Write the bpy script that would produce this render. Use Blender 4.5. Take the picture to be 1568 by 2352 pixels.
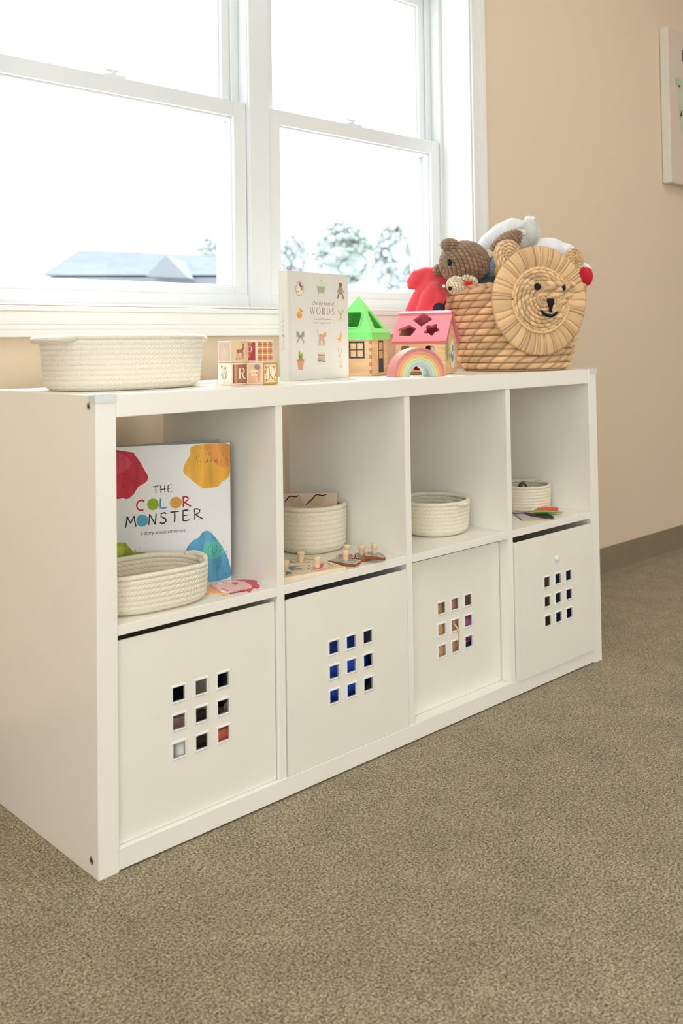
import bpy, math, random
from mathutils import Vector, Matrix, noise
from mathutils.geometry import tessellate_polygon
random.seed(7)
for o in list(bpy.data.objects): bpy.data.objects.remove(o)
SC = bpy.context.scene; COL = SC.collection
PI = math.pi
V = Vector

# ------------------------------------------------------------------ camera
FPX, CX, CY = 2200.67, 784.0, 721.85
CAM = V((-0.76594, -1.37989, 0.84064))
RIGHT = V((0.725897, -0.687656, -0.014223))
DOWN = V((0.009882, 0.031104, -0.999467))
FWD = V((0.687732, 0.725370, 0.029373))
cd = bpy.data.cameras.new('camera'); cam = bpy.data.objects.new('camera', cd); COL.objects.link(cam)
m = Matrix((RIGHT, -DOWN, -FWD)).transposed().to_4x4(); m.translation = CAM
cam.matrix_world = m
cd.sensor_width = 36; cd.sensor_fit = 'AUTO'; cd.lens = FPX*36/2352
cd.shift_x = 0; cd.shift_y = -(1176-CY)/2352
cd.clip_start = .05; cd.clip_end = 300
cd.dof.use_dof = True; cd.dof.focus_distance = 1.95; cd.dof.aperture_fstop = 5.6
SC.camera = cam
SC.view_settings.view_transform = 'Standard'; SC.view_settings.look = 'None'
SC.view_settings.exposure = 0.12; SC.view_settings.gamma = 1; SC.view_settings.use_curve_mapping = False

# ------------------------------------------------------------------ light
SKY_STRENGTH = 4.0
CEILING_LAMP = 3.0
SUN = 6.0                     # high midday sun: it falls steeply through the window on the shelf top only
W = bpy.data.worlds.new('sky'); SC.world = W; W.use_nodes = True
bg = W.node_tree.nodes['Background']; bg.inputs[0].default_value = (.93, .975, 1, 1); bg.inputs[1].default_value = SKY_STRENGTH
sl = bpy.data.lights.new('sun', 'SUN'); sl.energy = SUN; sl.angle = math.radians(.6); sl.color = (1, .97, .9)
so = bpy.data.objects.new('sun', sl); COL.objects.link(so); so.rotation_euler = V((.46, .62, 1.12)).to_track_quat('Z', 'Y').to_euler()
SC.cycles.max_bounces = 10; SC.cycles.diffuse_bounces = 5; SC.cycles.transparent_max_bounces = 12
SC.cycles.caustics_reflective = False; SC.cycles.caustics_refractive = False

def at(px, py, d): return CAM + d*(FWD + (px-CX)/FPX*RIGHT + (py-CY)/FPX*DOWN)
def ray(px, py): return FWD + (px-CX)/FPX*RIGHT + (py-CY)/FPX*DOWN
def onplane(px, py, O, u, v):
    n = u.cross(v); r = ray(px, py); t = (O-CAM).dot(n)/r.dot(n); p = CAM+r*t-O
    return (p.dot(u), p.dot(v))

# ------------------------------------------------------------------ materials
def lin(c):
    if isinstance(c, str):
        c = c.lstrip('#'); c = [int(c[i:i+2], 16)/255 for i in (0, 2, 4)]
        return tuple(x/12.92 if x <= .04045 else ((x+.055)/1.055)**2.4 for x in c)
    return tuple(c)
MATS = {}
def mat(name, c, rough=.5, spec=.5, metal=0, bump=None, noise_amt=None, coat=0, sheen=0, emit=None):
    if name in MATS: return MATS[name]
    mt = bpy.data.materials.new(name); mt.use_nodes = True; nt = mt.node_tree; N = nt.nodes; L = nt.links
    b = N['Principled BSDF']; col = lin(c)
    b.inputs['Base Color'].default_value = (*col, 1); b.inputs['Roughness'].default_value = rough
    b.inputs['Specular IOR Level'].default_value = spec; b.inputs['Metallic'].default_value = metal
    b.inputs['Coat Weight'].default_value = coat
    if sheen: b.inputs['Sheen Weight'].default_value = sheen
    if emit: b.inputs['Emission Color'].default_value = (*lin(emit[0]), 1); b.inputs['Emission Strength'].default_value = emit[1]
    tc = None
    if noise_amt or bump: tc = N.new('ShaderNodeTexCoord')
    if noise_amt:                       # (scale, amount, stretch)
        sc, am, st = noise_amt
        mp = N.new('ShaderNodeMapping'); L.new(tc.outputs['Object'], mp.inputs[0]); mp.inputs['Scale'].default_value = st
        nz = N.new('ShaderNodeTexNoise'); nz.inputs['Scale'].default_value = sc; nz.inputs['Detail'].default_value = 3
        L.new(mp.outputs[0], nz.inputs[0])
        rp = N.new('ShaderNodeValToRGB'); e = rp.color_ramp.elements
        e[0].position = .3; e[1].position = .7
        e[0].color = (*[max(0, x*(1-am)) for x in col], 1); e[1].color = (*[min(1, x*(1+am)) for x in col], 1)
        L.new(nz.outputs[0], rp.inputs[0]); L.new(rp.outputs[0], b.inputs['Base Color'])
    if bump:                            # (scale, strength, distance)
        nz2 = N.new('ShaderNodeTexNoise'); nz2.inputs['Scale'].default_value = bump[0]; nz2.inputs['Detail'].default_value = 2
        L.new(tc.outputs['Object'], nz2.inputs[0])
        bp = N.new('ShaderNodeBump'); bp.inputs['Strength'].default_value = bump[1]; bp.inputs['Distance'].default_value = bump[2]
        L.new(nz2.outputs[0], bp.inputs['Height']); L.new(bp.outputs[0], b.inputs['Normal'])
    MATS[name] = mt
    return mt
def mat_tone(name, c, rough=.7, bump=None, sheen=0):
    """base colour multiplied by the fibre tone stored on the mesh (own dye per straw or stitch, plus painted crease shade)"""
    mt = mat(name, c, rough, .3, bump=bump, sheen=sheen); nt = mt.node_tree; N = nt.nodes; L = nt.links
    a = N.new('ShaderNodeAttribute'); a.attribute_name = 'tone'
    mx = N.new('ShaderNodeMix'); mx.data_type = 'RGBA'; mx.blend_type = 'MULTIPLY'; mx.inputs['Factor'].default_value = 1
    mx.inputs[6].default_value = (*lin(c), 1); L.new(a.outputs['Color'], mx.inputs[7]); L.new(mx.outputs[2], N['Principled BSDF'].inputs['Base Color'])
    return mt
def mat_rope(name, c):
    mt = mat(name, c, .85, .25, sheen=.2); nt = mt.node_tree; N = nt.nodes; L = nt.links
    uv = N.new('ShaderNodeUVMap'); mp = N.new('ShaderNodeMapping'); mp.inputs['Rotation'].default_value = (0, 0, math.radians(38))
    L.new(uv.outputs[0], mp.inputs[0])
    wv = N.new('ShaderNodeTexWave'); wv.inputs['Scale'].default_value = 62; wv.inputs['Distortion'].default_value = 1.2; wv.inputs['Detail'].default_value = 2
    wv.inputs['Detail Scale'].default_value = 1.5
    L.new(mp.outputs[0], wv.inputs[0])
    bp = N.new('ShaderNodeBump'); bp.inputs['Strength'].default_value = .5; bp.inputs['Distance'].default_value = .0012
    L.new(wv.outputs[1], bp.inputs['Height']); L.new(bp.outputs[0], N['Principled BSDF'].inputs['Normal'])
    return mt
def mat_carpet():
    mt = mat('carpet', (.3, .26, .19), .95, .1, sheen=.15); nt = mt.node_tree; N = nt.nodes; L = nt.links
    tc = N.new('ShaderNodeTexCoord')
    def nz(scale, det):
        n = N.new('ShaderNodeTexNoise'); n.inputs['Scale'].default_value = scale; n.inputs['Detail'].default_value = det; n.inputs['Roughness'].default_value = .65
        L.new(tc.outputs['Object'], n.inputs[0]); return n
    a = nz(270, 6); b2 = nz(9, 2)
    r = N.new('ShaderNodeValToRGB'); e = r.color_ramp.elements
    e[0].position = .37; e[0].color = (.085, .072, .046, 1); e[1].position = .65; e[1].color = (.56, .49, .34, 1)
    q = r.color_ramp.elements.new(.5); q.color = (.300, .256, .168, 1)
    vo = N.new('ShaderNodeTexVoronoi'); vo.inputs['Scale'].default_value = 430; L.new(tc.outputs['Object'], vo.inputs['Vector'])
    sp = N.new('ShaderNodeSeparateColor'); L.new(vo.outputs['Color'], sp.inputs[0])
    mt2 = N.new('ShaderNodeMix'); mt2.inputs['Factor'].default_value = .15; L.new(a.outputs[0], mt2.inputs[2]); L.new(sp.outputs[0], mt2.inputs[3])
    L.new(mt2.outputs[0], r.inputs[0])
    r2 = N.new('ShaderNodeValToRGB'); e = r2.color_ramp.elements; e[0].position = .3; e[1].position = .75
    e[0].color = (.84, .84, .84, 1); e[1].color = (1.1, 1.08, 1.04, 1); L.new(b2.outputs[0], r2.inputs[0])
    mx = N.new('ShaderNodeMix'); mx.data_type = 'RGBA'; mx.blend_type = 'MULTIPLY'; mx.inputs['Factor'].default_value = 1
    L.new(r.outputs[0], mx.inputs[6]); L.new(r2.outputs[0], mx.inputs[7]); L.new(mx.outputs[2], N['Principled BSDF'].inputs['Base Color'])
    bp = N.new('ShaderNodeBump'); bp.inputs['Strength'].default_value = .18; bp.inputs['Distance'].default_value = .003
    L.new(a.outputs[0], bp.inputs['Height']); L.new(bp.outputs[0], N['Principled BSDF'].inputs['Normal'])
    return mt
def mat_clear(name, tint, gloss, rough=.02):
    mt = bpy.data.materials.new(name); mt.use_nodes = True; nt = mt.node_tree; N = nt.nodes; L = nt.links
    N.remove(N['Principled BSDF']); out = N['Material Output']
    t = N.new('ShaderNodeBsdfTransparent'); t.inputs[0].default_value = (*tint, 1)
    g = N.new('ShaderNodeBsdfGlossy'); g.inputs['Roughness'].default_value = rough
    fr = N.new('ShaderNodeLayerWeight'); fr.inputs[0].default_value = .3
    mu = N.new('ShaderNodeMath'); mu.operation = 'MULTIPLY'; mu.inputs[1].default_value = gloss; L.new(fr.outputs['Facing'], mu.inputs[0])
    mx = N.new('ShaderNodeMixShader'); L.new(mu.outputs[0], mx.inputs[0]); L.new(t.outputs[0], mx.inputs[1]); L.new(g.outputs[0], mx.inputs[2])
    L.new(mx.outputs[0], out.inputs[0]); MATS[name] = mt
    return mt
M_WALL = mat('wall_paint', (.72, .595, .45), .75, .25, bump=(350, .08, .001))
M_CEIL = mat('ceiling_paint', (.8, .78, .72), .9, .1, bump=(60, .3, .004))
M_TRIM = mat('white_trim_paint', (.78, .79, .78), .35, .4, bump=(40, .03, .001))
M_VINYL = mat('white_window_vinyl', (.725, .755, .765), .3, .45, noise_amt=(6, .02, (1, 1, 1)))
M_UNIT = mat('white_foil', (.885, .86, .79), .28, .5, noise_amt=(5, .015, (1, 1, 1)))
M_BOX = mat('white_box_plastic', (.85, .82, .74), .4, .4, noise_amt=(7, .02, (1, 1, 1)))
M_BASE = mat('grey_brown_vinyl_base', (.24, .20, .135), .5, .4, noise_amt=(10, .06, (1, 1, 1)))
M_CARPET = mat_carpet()
M_GLASS = mat_clear('window_glass', (.985, .995, 1), .12)
M_CLEARP = mat_clear('clear_plastic', (.965, .98, .99), .25, .12)
_n = M_CLEARP.node_tree; _d = _n.nodes.new('ShaderNodeBsdfDiffuse'); _d.inputs[0].default_value = (.88, .92, .95, 1); _x = _n.nodes.new('ShaderNodeMixShader'); _x.inputs[0].default_value = .22
_o = _n.nodes['Material Output']; _s = _o.inputs[0].links[0].from_socket; _n.links.new(_s, _x.inputs[1]); _n.links.new(_d.outputs[0], _x.inputs[2]); _n.links.new(_x.outputs[0], _o.inputs[0])
M_ROPE = mat_rope('cream_rope', (.80, .745, .60))
M_ROPEW = mat_rope('white_rope', (.79, .75, .65))
M_STEEL = mat('steel', (.52, .49, .42), .35, .5, 1, noise_amt=(30, .1, (1, 1, 1)))
M_DARK = mat('dark_gap', (.02, .02, .02), .6)
M_BLACK = mat('black_print', (.012, .014, .018), .6)
M_INK = mat('ink', (.02, .025, .035), .7)
M_WOOD = mat('light_wood', (.72, .47, .27), .5, .4, noise_amt=(14, .14, (1, 1, 9)))
M_WOODP = mat('pale_wood', (.78, .60, .38), .45, .4, noise_amt=(20, .1, (1, 1, 4)))
M_WOODE = mat('burnt_wood_edge', (.30, .11, .05), .7, .2, noise_amt=(60, .2, (1, 1, 1)))
M_STRAW = mat_tone('woven_straw', (.80, .54, .30), .72, bump=(500, .25, .001))
M_RAFFIA = mat_tone('raffia', (.76, .50, .27), .7, bump=(300, .2, .001))
def flat(c, name=None, rough=.65): return mat(name or 'colour_'+(c if isinstance(c, str) else '_'.join('%03d' % int(x*999) for x in c)).strip('#'), c, rough, .3, noise_amt=(40, .05, (1, 1, 1)))
def felt(c): return mat('felt_'+c.strip('#'), c, .95, .1, bump=(900, .4, .001), noise_amt=(200, .06, (1, 1, 1)), sheen=.3)

# ------------------------------------------------------------------ mesh builder
class MB:
    def __init__(s): s.v = []; s.f = []; s.mi = []; s.m = []; s.uv = {}; s.tone = None; s.smooth = []
    def slot(s, mt):
        if mt not in s.m: s.m.append(mt)
        return s.m.index(mt)
    def add(s, vs, fs, mt=None, smooth=False):
        k = len(s.v); s.v += [tuple(p) for p in vs]; i = s.slot(mt) if mt else 0
        for f in fs: s.f.append(tuple(k+j for j in f)); s.mi.append(i); s.smooth.append(smooth)
        return k
    def box(s, lo, hi, mt=None, M=None):
        x0, y0, z0 = lo; x1, y1, z1 = hi
        vs = [V(p) for p in ((x0,y0,z0),(x1,y0,z0),(x1,y1,z0),(x0,y1,z0),(x0,y0,z1),(x1,y0,z1),(x1,y1,z1),(x0,y1,z1))]
        if M: vs = [M @ p for p in vs]
        s.add(vs, ((0,3,2,1),(4,5,6,7),(0,1,5,4),(1,2,6,5),(2,3,7,6),(3,0,4,7)), mt)
    def ring(s, x0, x1, z0, z1, w, y0, y1, mt=None):            # rectangular picture-frame ring, w = (left, right, bottom, top)
        l, r, b, t = w if isinstance(w, tuple) else (w,)*4
        s.box((x0,y0,z0),(x0+l,y1,z1),mt); s.box((x1-r,y0,z0),(x1,y1,z1),mt)
        s.box((x0+l,y0,z0),(x1-r,y1,z0+b),mt); s.box((x0+l,y0,z1-t),(x1-r,y1,z1),mt)
    def prism(s, loops, O, u, v, t, mt=None, t0=0., side=None, smooth=False):   # outline with holes in plane (O,u,v), from t0 to t along u x v
        n = u.cross(v).normalized()
        loops = [[V((a, b, 0)) for a, b in lp] for lp in loops]
        flatl = [p for lp in loops for p in lp]
        tri = tessellate_polygon(loops)
        N = len(flatl)
        P = lambda p, h: O+u*p.x+v*p.y+n*h
        vs = [P(p, t) for p in flatl]+[P(p, t0) for p in flatl]
        ft = []; fb = []
        for a, b, c in tri:
            pa, pb, pc = flatl[a], flatl[b], flatl[c]
            if (pb-pa).cross(pc-pa).z < 0: b, c = c, b
            ft.append((a, b, c)); fb.append((N+a, N+c, N+b))
        s.add(vs, ft+fb, mt)
        k = 0; sd = []
        for li, lp in enumerate(loops):
            L_ = len(lp); ar = sum(lp[i].x*lp[(i+1) % L_].y-lp[(i+1) % L_].x*lp[i].y for i in range(L_))
            for i in range(L_):
                a, b = k+i, k+(i+1) % L_
                q = (a, N+a, N+b, b) if (ar > 0) == (li == 0) else (a, b, N+b, N+a)
                sd.append(q)
            k += L_
        s.add(vs, sd, side or mt, smooth)
    def lathe(s, prof, c=(0,0,0), n=24, mt=None, axis=None, smooth=True, sx=1, sy=1):
        c = V(c); q = V((0,0,1)).rotation_difference(V(axis)).to_matrix() if axis else Matrix.Identity(3)
        vs = []; fs = []
        for r, z in prof:
            for i in range(n):
                a = 2*PI*i/n; vs.append(c+q @ V((r*math.cos(a)*sx, r*math.sin(a)*sy, z)))
        for j in range(len(prof)-1):
            for i in range(n):
                k = (i+1) % n; fs.append((j*n+i, j*n+k, (j+1)*n+k, (j+1)*n+i))
        fs.append(tuple(reversed(range(n)))); fs.append(tuple((len(prof)-1)*n+i for i in range(n)))
        s.add(vs, fs, mt, smooth)
    def tube(s, path, rad, n=10, mt=None, flatn=1., up=None, uvrope=False):
        path = [V(p) for p in path]; vs = []; fs = []; K = len(path); Lc = 0; base = len(s.v)
        up = V(up) if up else V((0,0,1))
        for j, p in enumerate(path):
            d = (path[min(j+1, K-1)]-path[max(j-1, 0)]).normalized()
            a = d.cross(up); a = a.normalized() if a.length > 1e-4 else d.cross(V((1,0,0))).normalized()
            b = a.cross(d); r = rad[j] if hasattr(rad, '__len__') else rad
            if j: Lc += (p-path[j-1]).length
            for i in range(n):
                t = 2*PI*i/n; vs.append(p+a*(r*math.cos(t))+b*(r*flatn*math.sin(t)))
                if uvrope: s.uv[base+j*n+i] = (Lc, r*t)
        for j in range(K-1):
            for i in range(n):
                k = (i+1) % n; fs.append((j*n+i, (j+1)*n+i, (j+1)*n+k, j*n+k))
        fs.append(tuple(range(n))); fs.append(tuple(reversed([(K-1)*n+i for i in range(n)])))
        s.add(vs, fs, mt, True)
    def ball(s, c, r, mt=None, nu=20, nv=12, M=None):
        r = r if hasattr(r, '__len__') else (r,)*3; c = V(c); vs = []; fs = []
        for j in range(nv+1):
            for i in range(nu):
                t = PI*j/nv; a = 2*PI*i/nu
                p = V((r[0]*math.sin(t)*math.cos(a), r[1]*math.sin(t)*math.sin(a), r[2]*math.cos(t)))
                vs.append(c+(M @ p if M else p))
        for j in range(nv):
            for i in range(nu):
                k = (i+1) % nu; fs.append((j*nu+i, (j+1)*nu+i, (j+1)*nu+k, j*nu+k))
        s.add(vs, fs, mt, True)
    def stroke(s, pts, w, O, u, v, h, mt):                       # flat pen stroke on a surface
        n = u.cross(v).normalized(); P = [V((a, b, 0)) for a, b in pts]; K = len(P)
        Lf = []; Rt = []
        for j, p in enumerate(P):
            d = (P[min(j+1, K-1)]-P[max(j-1, 0)]).normalized(); nn = V((-d.y, d.x, 0)); ww = (w[j] if hasattr(w, '__len__') else w)/2
            Lf.append(p+nn*ww); Rt.append(p-nn*ww)
        vs = [O+u*p.x+v*p.y+n*h for p in Lf+Rt]
        s.add(vs, [(j, K+j, K+j+1, j+1) for j in range(K-1)], mt)
    def poly(s, pts, O, u, v, h, mt):
        n = u.cross(v).normalized(); P = [V((a, b, 0)) for a, b in pts]
        tri = tessellate_polygon([P]); fs = []
        for a, b, c in tri:
            if (P[b]-P[a]).cross(P[c]-P[a]).z < 0: b, c = c, b
            fs.append((a, b, c))
        s.add([O+u*p.x+v*p.y+n*h for p in P], fs, mt)
    def build(s, name, mt=None, parent=None, bevel=0, seg=2, mods=None, rel=None):
        me = bpy.data.meshes.new(name); vs = s.v
        if rel is not None: vs = [tuple(V(p)-rel) for p in vs]
        me.from_pydata(vs, [], s.f); me.update()
        if s.m:
            for x in s.m: me.materials.append(x)
            me.polygons.foreach_set('material_index', s.mi)
        elif mt: me.materials.append(mt)
        if len(s.smooth) == len(me.polygons): me.polygons.foreach_set('use_smooth', s.smooth)
        if s.uv:
            ul = me.uv_layers.new(name='UVMap')
            for lp in me.loops: ul.data[lp.index].uv = s.uv.get(lp.vertex_index, (0, 0))
        if s.tone:
            ca = me.color_attributes.new('tone', 'FLOAT_COLOR', 'POINT')
            for i, t in enumerate(s.tone): ca.data[i].color = (t, t, t, 1) if not hasattr(t, '__len__') else (*t, 1)
        me.validate(); me.update()
        o = bpy.data.objects.new(name, me); COL.objects.link(o)
        if parent: o.parent = parent
        if bevel:
            b = o.modifiers.new('bevel', 'BEVEL'); b.width = bevel; b.segments = seg; b.limit_method = 'ANGLE'; b.angle_limit = math.radians(50)
        if mods: mods(o)
        return o
def thing(name, label, cat, loc=(0,0,0), rz=0, group=None):
    o = bpy.data.objects.new(name, None); COL.objects.link(o); o.location = loc; o.rotation_euler = (0, 0, rz)
    o.empty_display_size = .02
    o['label'] = label; o['category'] = cat
    if group: o['group'] = group
    return o
def tag(o, label, cat, group=None):
    o['label'] = label; o['category'] = cat
    if group: o['group'] = group
    return o
def struct(o): o['kind'] = 'structure'; return o
def solo(mb, name, label, cat, mt=None, base=None, group=None, **k):   # a thing that is one mesh, origin at its base
    if base is None:
        xs = [p[0] for p in mb.v]; ys = [p[1] for p in mb.v]; zs = [p[2] for p in mb.v]
        base = V(((min(xs)+max(xs))/2, (min(ys)+max(ys))/2, min(zs)))
    o = mb.build(name, mt, rel=V(base), **k); o.location = base
    return tag(o, label, cat, group)
def fuse(vox, smooth=4):
    def f(o):
        r = o.modifiers.new('remesh', 'REMESH'); r.mode = 'VOXEL'; r.voxel_size = vox; r.use_smooth_shade = True
        q = o.modifiers.new('smooth', 'SMOOTH'); q.iterations = smooth; q.factor = .5
    return f
def text_tris(body, size, shear=0, align='LEFT'):
    cu = bpy.data.curves.new('t', 'FONT'); cu.body = body; cu.size = size; cu.shear = shear; cu.align_x = align; cu.resolution_u = 3
    o = bpy.data.objects.new('t', cu); COL.objects.link(o)
    dg = bpy.context.evaluated_depsgraph_get(); me = o.evaluated_get(dg).to_mesh()
    vs = [tuple(p.co) for p in me.vertices]; fs = [tuple(f.vertices) for f in me.polygons]
    o.evaluated_get(dg).to_mesh_clear(); bpy.data.objects.remove(o); bpy.data.curves.remove(cu)
    return vs, fs
def put_text(mb, body, size, pos, O, u, v, h, mt, shear=0, align='CENTER', rot=0, sx=1):
    vs, fs = text_tris(body, size, shear, align); n = u.cross(v).normalized(); c, s_ = math.cos(rot), math.sin(rot)
    mb.add([O+u*(pos[0]+(c*p[0]*sx-s_*p[1]))+v*(pos[1]+(s_*p[0]*sx+c*p[1]))+n*h for p in vs], fs, mt)
def arc(cx, cy, rx, ry, a0, a1, n=14): return [(cx+rx*math.cos(math.radians(a0+(a1-a0)*i/n)), cy+ry*math.sin(math.radians(a0+(a1-a0)*i/n))) for i in range(n+1)]
def ell(cx, cy, rx, ry, n=24, rot=0):
    r = math.radians(rot); return [(cx+rx*math.cos(t)*math.cos(r)-ry*math.sin(t)*math.sin(r), cy+rx*math.cos(t)*math.sin(r)+ry*math.sin(t)*math.cos(r)) for t in (2*PI*i/n for i in range(n))]
def rrect(x0, y0, x1, y1, r, n=5):
    return arc(x1-r, y1-r, r, r, 0, 90, n)+arc(x0+r, y1-r, r, r, 90, 180, n)+arc(x0+r, y0+r, r, r, 180, 270, n)+arc(x1-r, y0+r, r, r, 270, 360, n)
# letterforms with thick and thin strokes (x, y in cap heights)
SERIF = {
 'A': (.9, [([(.06,0),(.42,1)],.05),([(.40,1),(.80,0)],.15),([(.18,.34),(.62,.34)],.045),([(-.06,.018),(.2,.018)],.036),([(.6,.018),(.98,.018)],.036)]),
 'R': (.85, [([(.18,0),(.18,1)],.15),([(.06,.98),(.45,.98)],.04)+(), (arc(.42,.74,.27,.24,90,-90),[.04,.05,.06,.08,.1,.12,.13,.14,.13,.12,.1,.08,.06,.05,.04]),([(.2,.5),(.45,.5)],.04),([(.42,.5),(.55,.3),(.62,.1),(.74,.02),(.86,.05)],[.06,.13,.14,.1,.03]),([(.02,.018),(.36,.018)],.036),([(.02,.982),(.2,.982)],.036)]),
 'B': (.8, [([(.18,0),(.18,1)],.15),([(.02,.98),(.42,.98)],.04),([(.02,.02),(.42,.02)],.04),([(.2,.52),(.44,.52)],.04),(arc(.4,.75,.22,.23,90,-90),[.04,.05,.06,.08,.1,.12,.13,.14,.13,.12,.1,.08,.06,.05,.04]),(arc(.42,.27,.26,.25,90,-90),[.04,.05,.06,.08,.1,.12,.14,.15,.14,.12,.1,.08,.06,.05,.04])]),
 'P': (.75, [([(.18,0),(.18,1)],.15),([(.02,.98),(.42,.98)],.04),([(.02,.02),(.36,.02)],.04),([(.2,.46),(.44,.46)],.04),(arc(.42,.72,.28,.26,90,-90),[.04,.05,.06,.08,.1,.13,.15,.16,.15,.13,.1,.08,.06,.05,.04])]),
 'k': (.7, [([(.18,0),(.18,1)],.12),([(.2,.34),(.52,.62)],.05),([(.28,.42),(.6,0)],.12),([(.06,.02),(.3,.02)],.04),([(.46,.02),(.72,.02)],.04),([(.06,.98),(.2,.98)],.04)]),
 'W': (1.3, [([(.12,1),(.42,0)],.1),([(.42,0),(.66,.98)],.045),([(.62,1),(.92,0)],.1),([(.92,0),(1.18,1)],.045),([(-.02,.98),(.28,.98)],.036),([(.5,.98),(.78,.98)],.036),([(1.04,.98),(1.3,.98)],.036)]),
 'O': (1.05, [(arc(.5,.5,.42,.49,0,360,32),[.03+.075*abs(math.cos(2*PI*i/32)) for i in range(33)])]),
 'D': (.95, [([(.18,0),(.18,1)],.1),([(.04,.98),(.4,.98)],.04),([(.04,.02),(.4,.02)],.04),(arc(.36,.5,.48,.48,90,-90,20),[.04+.07*abs(math.cos(math.radians(90-9*i))) for i in range(21)])]),
 'S': (.7, [([(.58,.76),(.56,.88),(.46,.96),(.34,.98),(.2,.94),(.12,.82),(.14,.68),(.28,.57),(.44,.49),(.58,.38),(.6,.22),(.52,.08),(.36,.02),(.2,.04),(.1,.14),(.08,.26)],[.06,.045,.04,.04,.06,.08,.09,.1,.1,.1,.09,.07,.045,.04,.045,.06])]),
}
SERIF['R'] = (.85, [(p if len(p) == 2 else p) for p in SERIF['R'][1]])
def serif(mb, ch, h_, pos, O, u, v, lift, mt, rot=0, bold=1):
    wd, st = SERIF[ch]; c, s_ = math.cos(rot), math.sin(rot)
    for st_ in st:
        pts, w = st_[0], st_[1]
        q = [(pos[0]+(c*a-s_*b)*h_, pos[1]+(s_*a+c*b)*h_) for a, b in pts]
        ww = [x*h_*bold for x in w] if hasattr(w, '__len__') else w*h_*bold
        mb.stroke(q, ww, O, u, v, lift, mt)
    return wd*h_
HAND = {
 'T': [[(-.05,.93),(.3,.97),(.72,1)],[(.33,.97),(.36,.5),(.33,0)]], 'H': [[(.05,1),(.1,.5),(.08,0)],[(.6,1),(.58,.5),(.6,0)],[(-.05,.42),(.35,.47),(.72,.5)]],
 'E': [[(.1,1),(.08,.5),(.1,0)],[(.08,.96),(.35,.99),(.6,1)],[(.1,.5),(.5,.54)],[(.1,.03),(.4,.02),(.66,.08)]],
 'C': [arc(.45,.5,.42,.48,48,300,16)], 'L': [[(.15,1),(.12,.5),(.1,.08),(.4,.05),(.75,.1)]],
 'R': [[(.12,0),(.14,.5),(.1,1)],[(.08,.97),(.4,1),(.6,.86),(.55,.66),(.3,.5),(.16,.46)],[(.2,.47),(.5,.25),(.85,.04)]],
 'M': [[(.02,0),(.12,.5),(.2,1)],[(.2,1),(.36,.6),(.5,.35)],[(.5,.35),(.66,.7),(.82,1)],[(.82,1),(.86,.5),(.95,0)]],
 'N': [[(.06,0),(.1,.5),(.12,1)],[(.12,1),(.4,.5),(.66,.04)],[(.66,.04),(.68,.5),(.72,1)]],
 'S': [[(.62,.9),(.4,1),(.16,.9),(.14,.68),(.34,.54),(.56,.42),(.6,.2),(.42,.03),(.2,.02),(.02,.12)]],
}
def hand(mb, ch, h_, pos, O, u, v, lift, mt, w=.13, rot=0):
    c, s_ = math.cos(rot), math.sin(rot)
    for pts in HAND[ch]:
        q = [(pos[0]+(c*a-s_*b)*h_, pos[1]+(s_*a+c*b)*h_) for a, b in pts]
        mb.stroke(q, [w*h_*random.uniform(.75, 1.15) for _ in q], O, u, v, lift, mt)
X, Y, Z = V((1,0,0)), V((0,1,0)), V((0,0,1))

# ------------------------------------------------------------------ room
WY = .465                      # inner face of the window wall
RX0, RX1, RY0, CZ = -2.6, 4.4, -4.2, 2.7
WX0, WX1, WZ0, WZ1 = .022, 1.531, .926, 1.975     # window opening
b = MB(); b.box((RX0-.2, RY0-.2, -.15), (RX1+.2, WY+.22, 0)); fl = struct(b.build('floor', M_CARPET))
b = MB(); b.box((RX0-.2, RY0-.2, CZ), (RX1+.2, WY+.22, CZ+.15)); struct(b.build('ceiling', M_CEIL))
b = MB()
b.box((RX0-.2, WY, 0), (WX0, WY+.22, CZ)); b.box((WX1, WY, 0), (RX1+.2, WY+.22, CZ))
b.box((WX0, WY, 0), (WX1, WY+.22, WZ0)); b.box((WX0, WY, WZ1), (WX1, WY+.22, CZ))
struct(b.build('wall_back', M_WALL))
b = MB(); b.box((RX1, RY0, 0), (RX1+.2, WY, CZ)); struct(b.build('wall_right', M_WALL))
LW = (-4.1, -1.5, .3, 2.5); FW = ((-2.5, -1.1, .3, 2.5), (1.3, 3.2, .2, 1.5))   # unseen openings added to let fill daylight in: left wall (y range, z range), wall behind the camera (x range, z range)
b = MB(); y0, y1, z0, z1 = LW
b.box((RX0-.2, RY0, 0), (RX0, y0, CZ)); b.box((RX0-.2, y1, 0), (RX0, WY, CZ)); b.box((RX0-.2, y0, 0), (RX0, y1, z0)); b.box((RX0-.2, y0, z1), (RX0, y1, CZ)); struct(b.build('wall_left', M_WALL))
b = MB(); xs = [RX0-.2]+[q for w in FW for q in w[:2]]+[RX1+.2]
for k in (0, 2, 4): b.box((xs[k], RY0-.2, 0), (xs[k+1], RY0, CZ))
for w in FW: b.box((w[0], RY0-.2, 0), (w[1], RY0, w[2])); b.box((w[0], RY0-.2, w[3]), (w[1], RY0, CZ))
struct(b.build('wall_front', M_WALL))
b = MB()
prof = [(0,.102),(-.0035,.102),(-.0035,.014),(-.006,.008),(-.012,.003),(-.013,0),(0,0)]
n = len(prof); vs = [(x, WY+a, z) for x in (RX0, RX1) for a, z in prof]
b.add(vs, [(i, (i+1) % n, n+(i+1) % n, n+i) for i in range(n)]); struct(b.build('baseboard_back', M_BASE))
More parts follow.
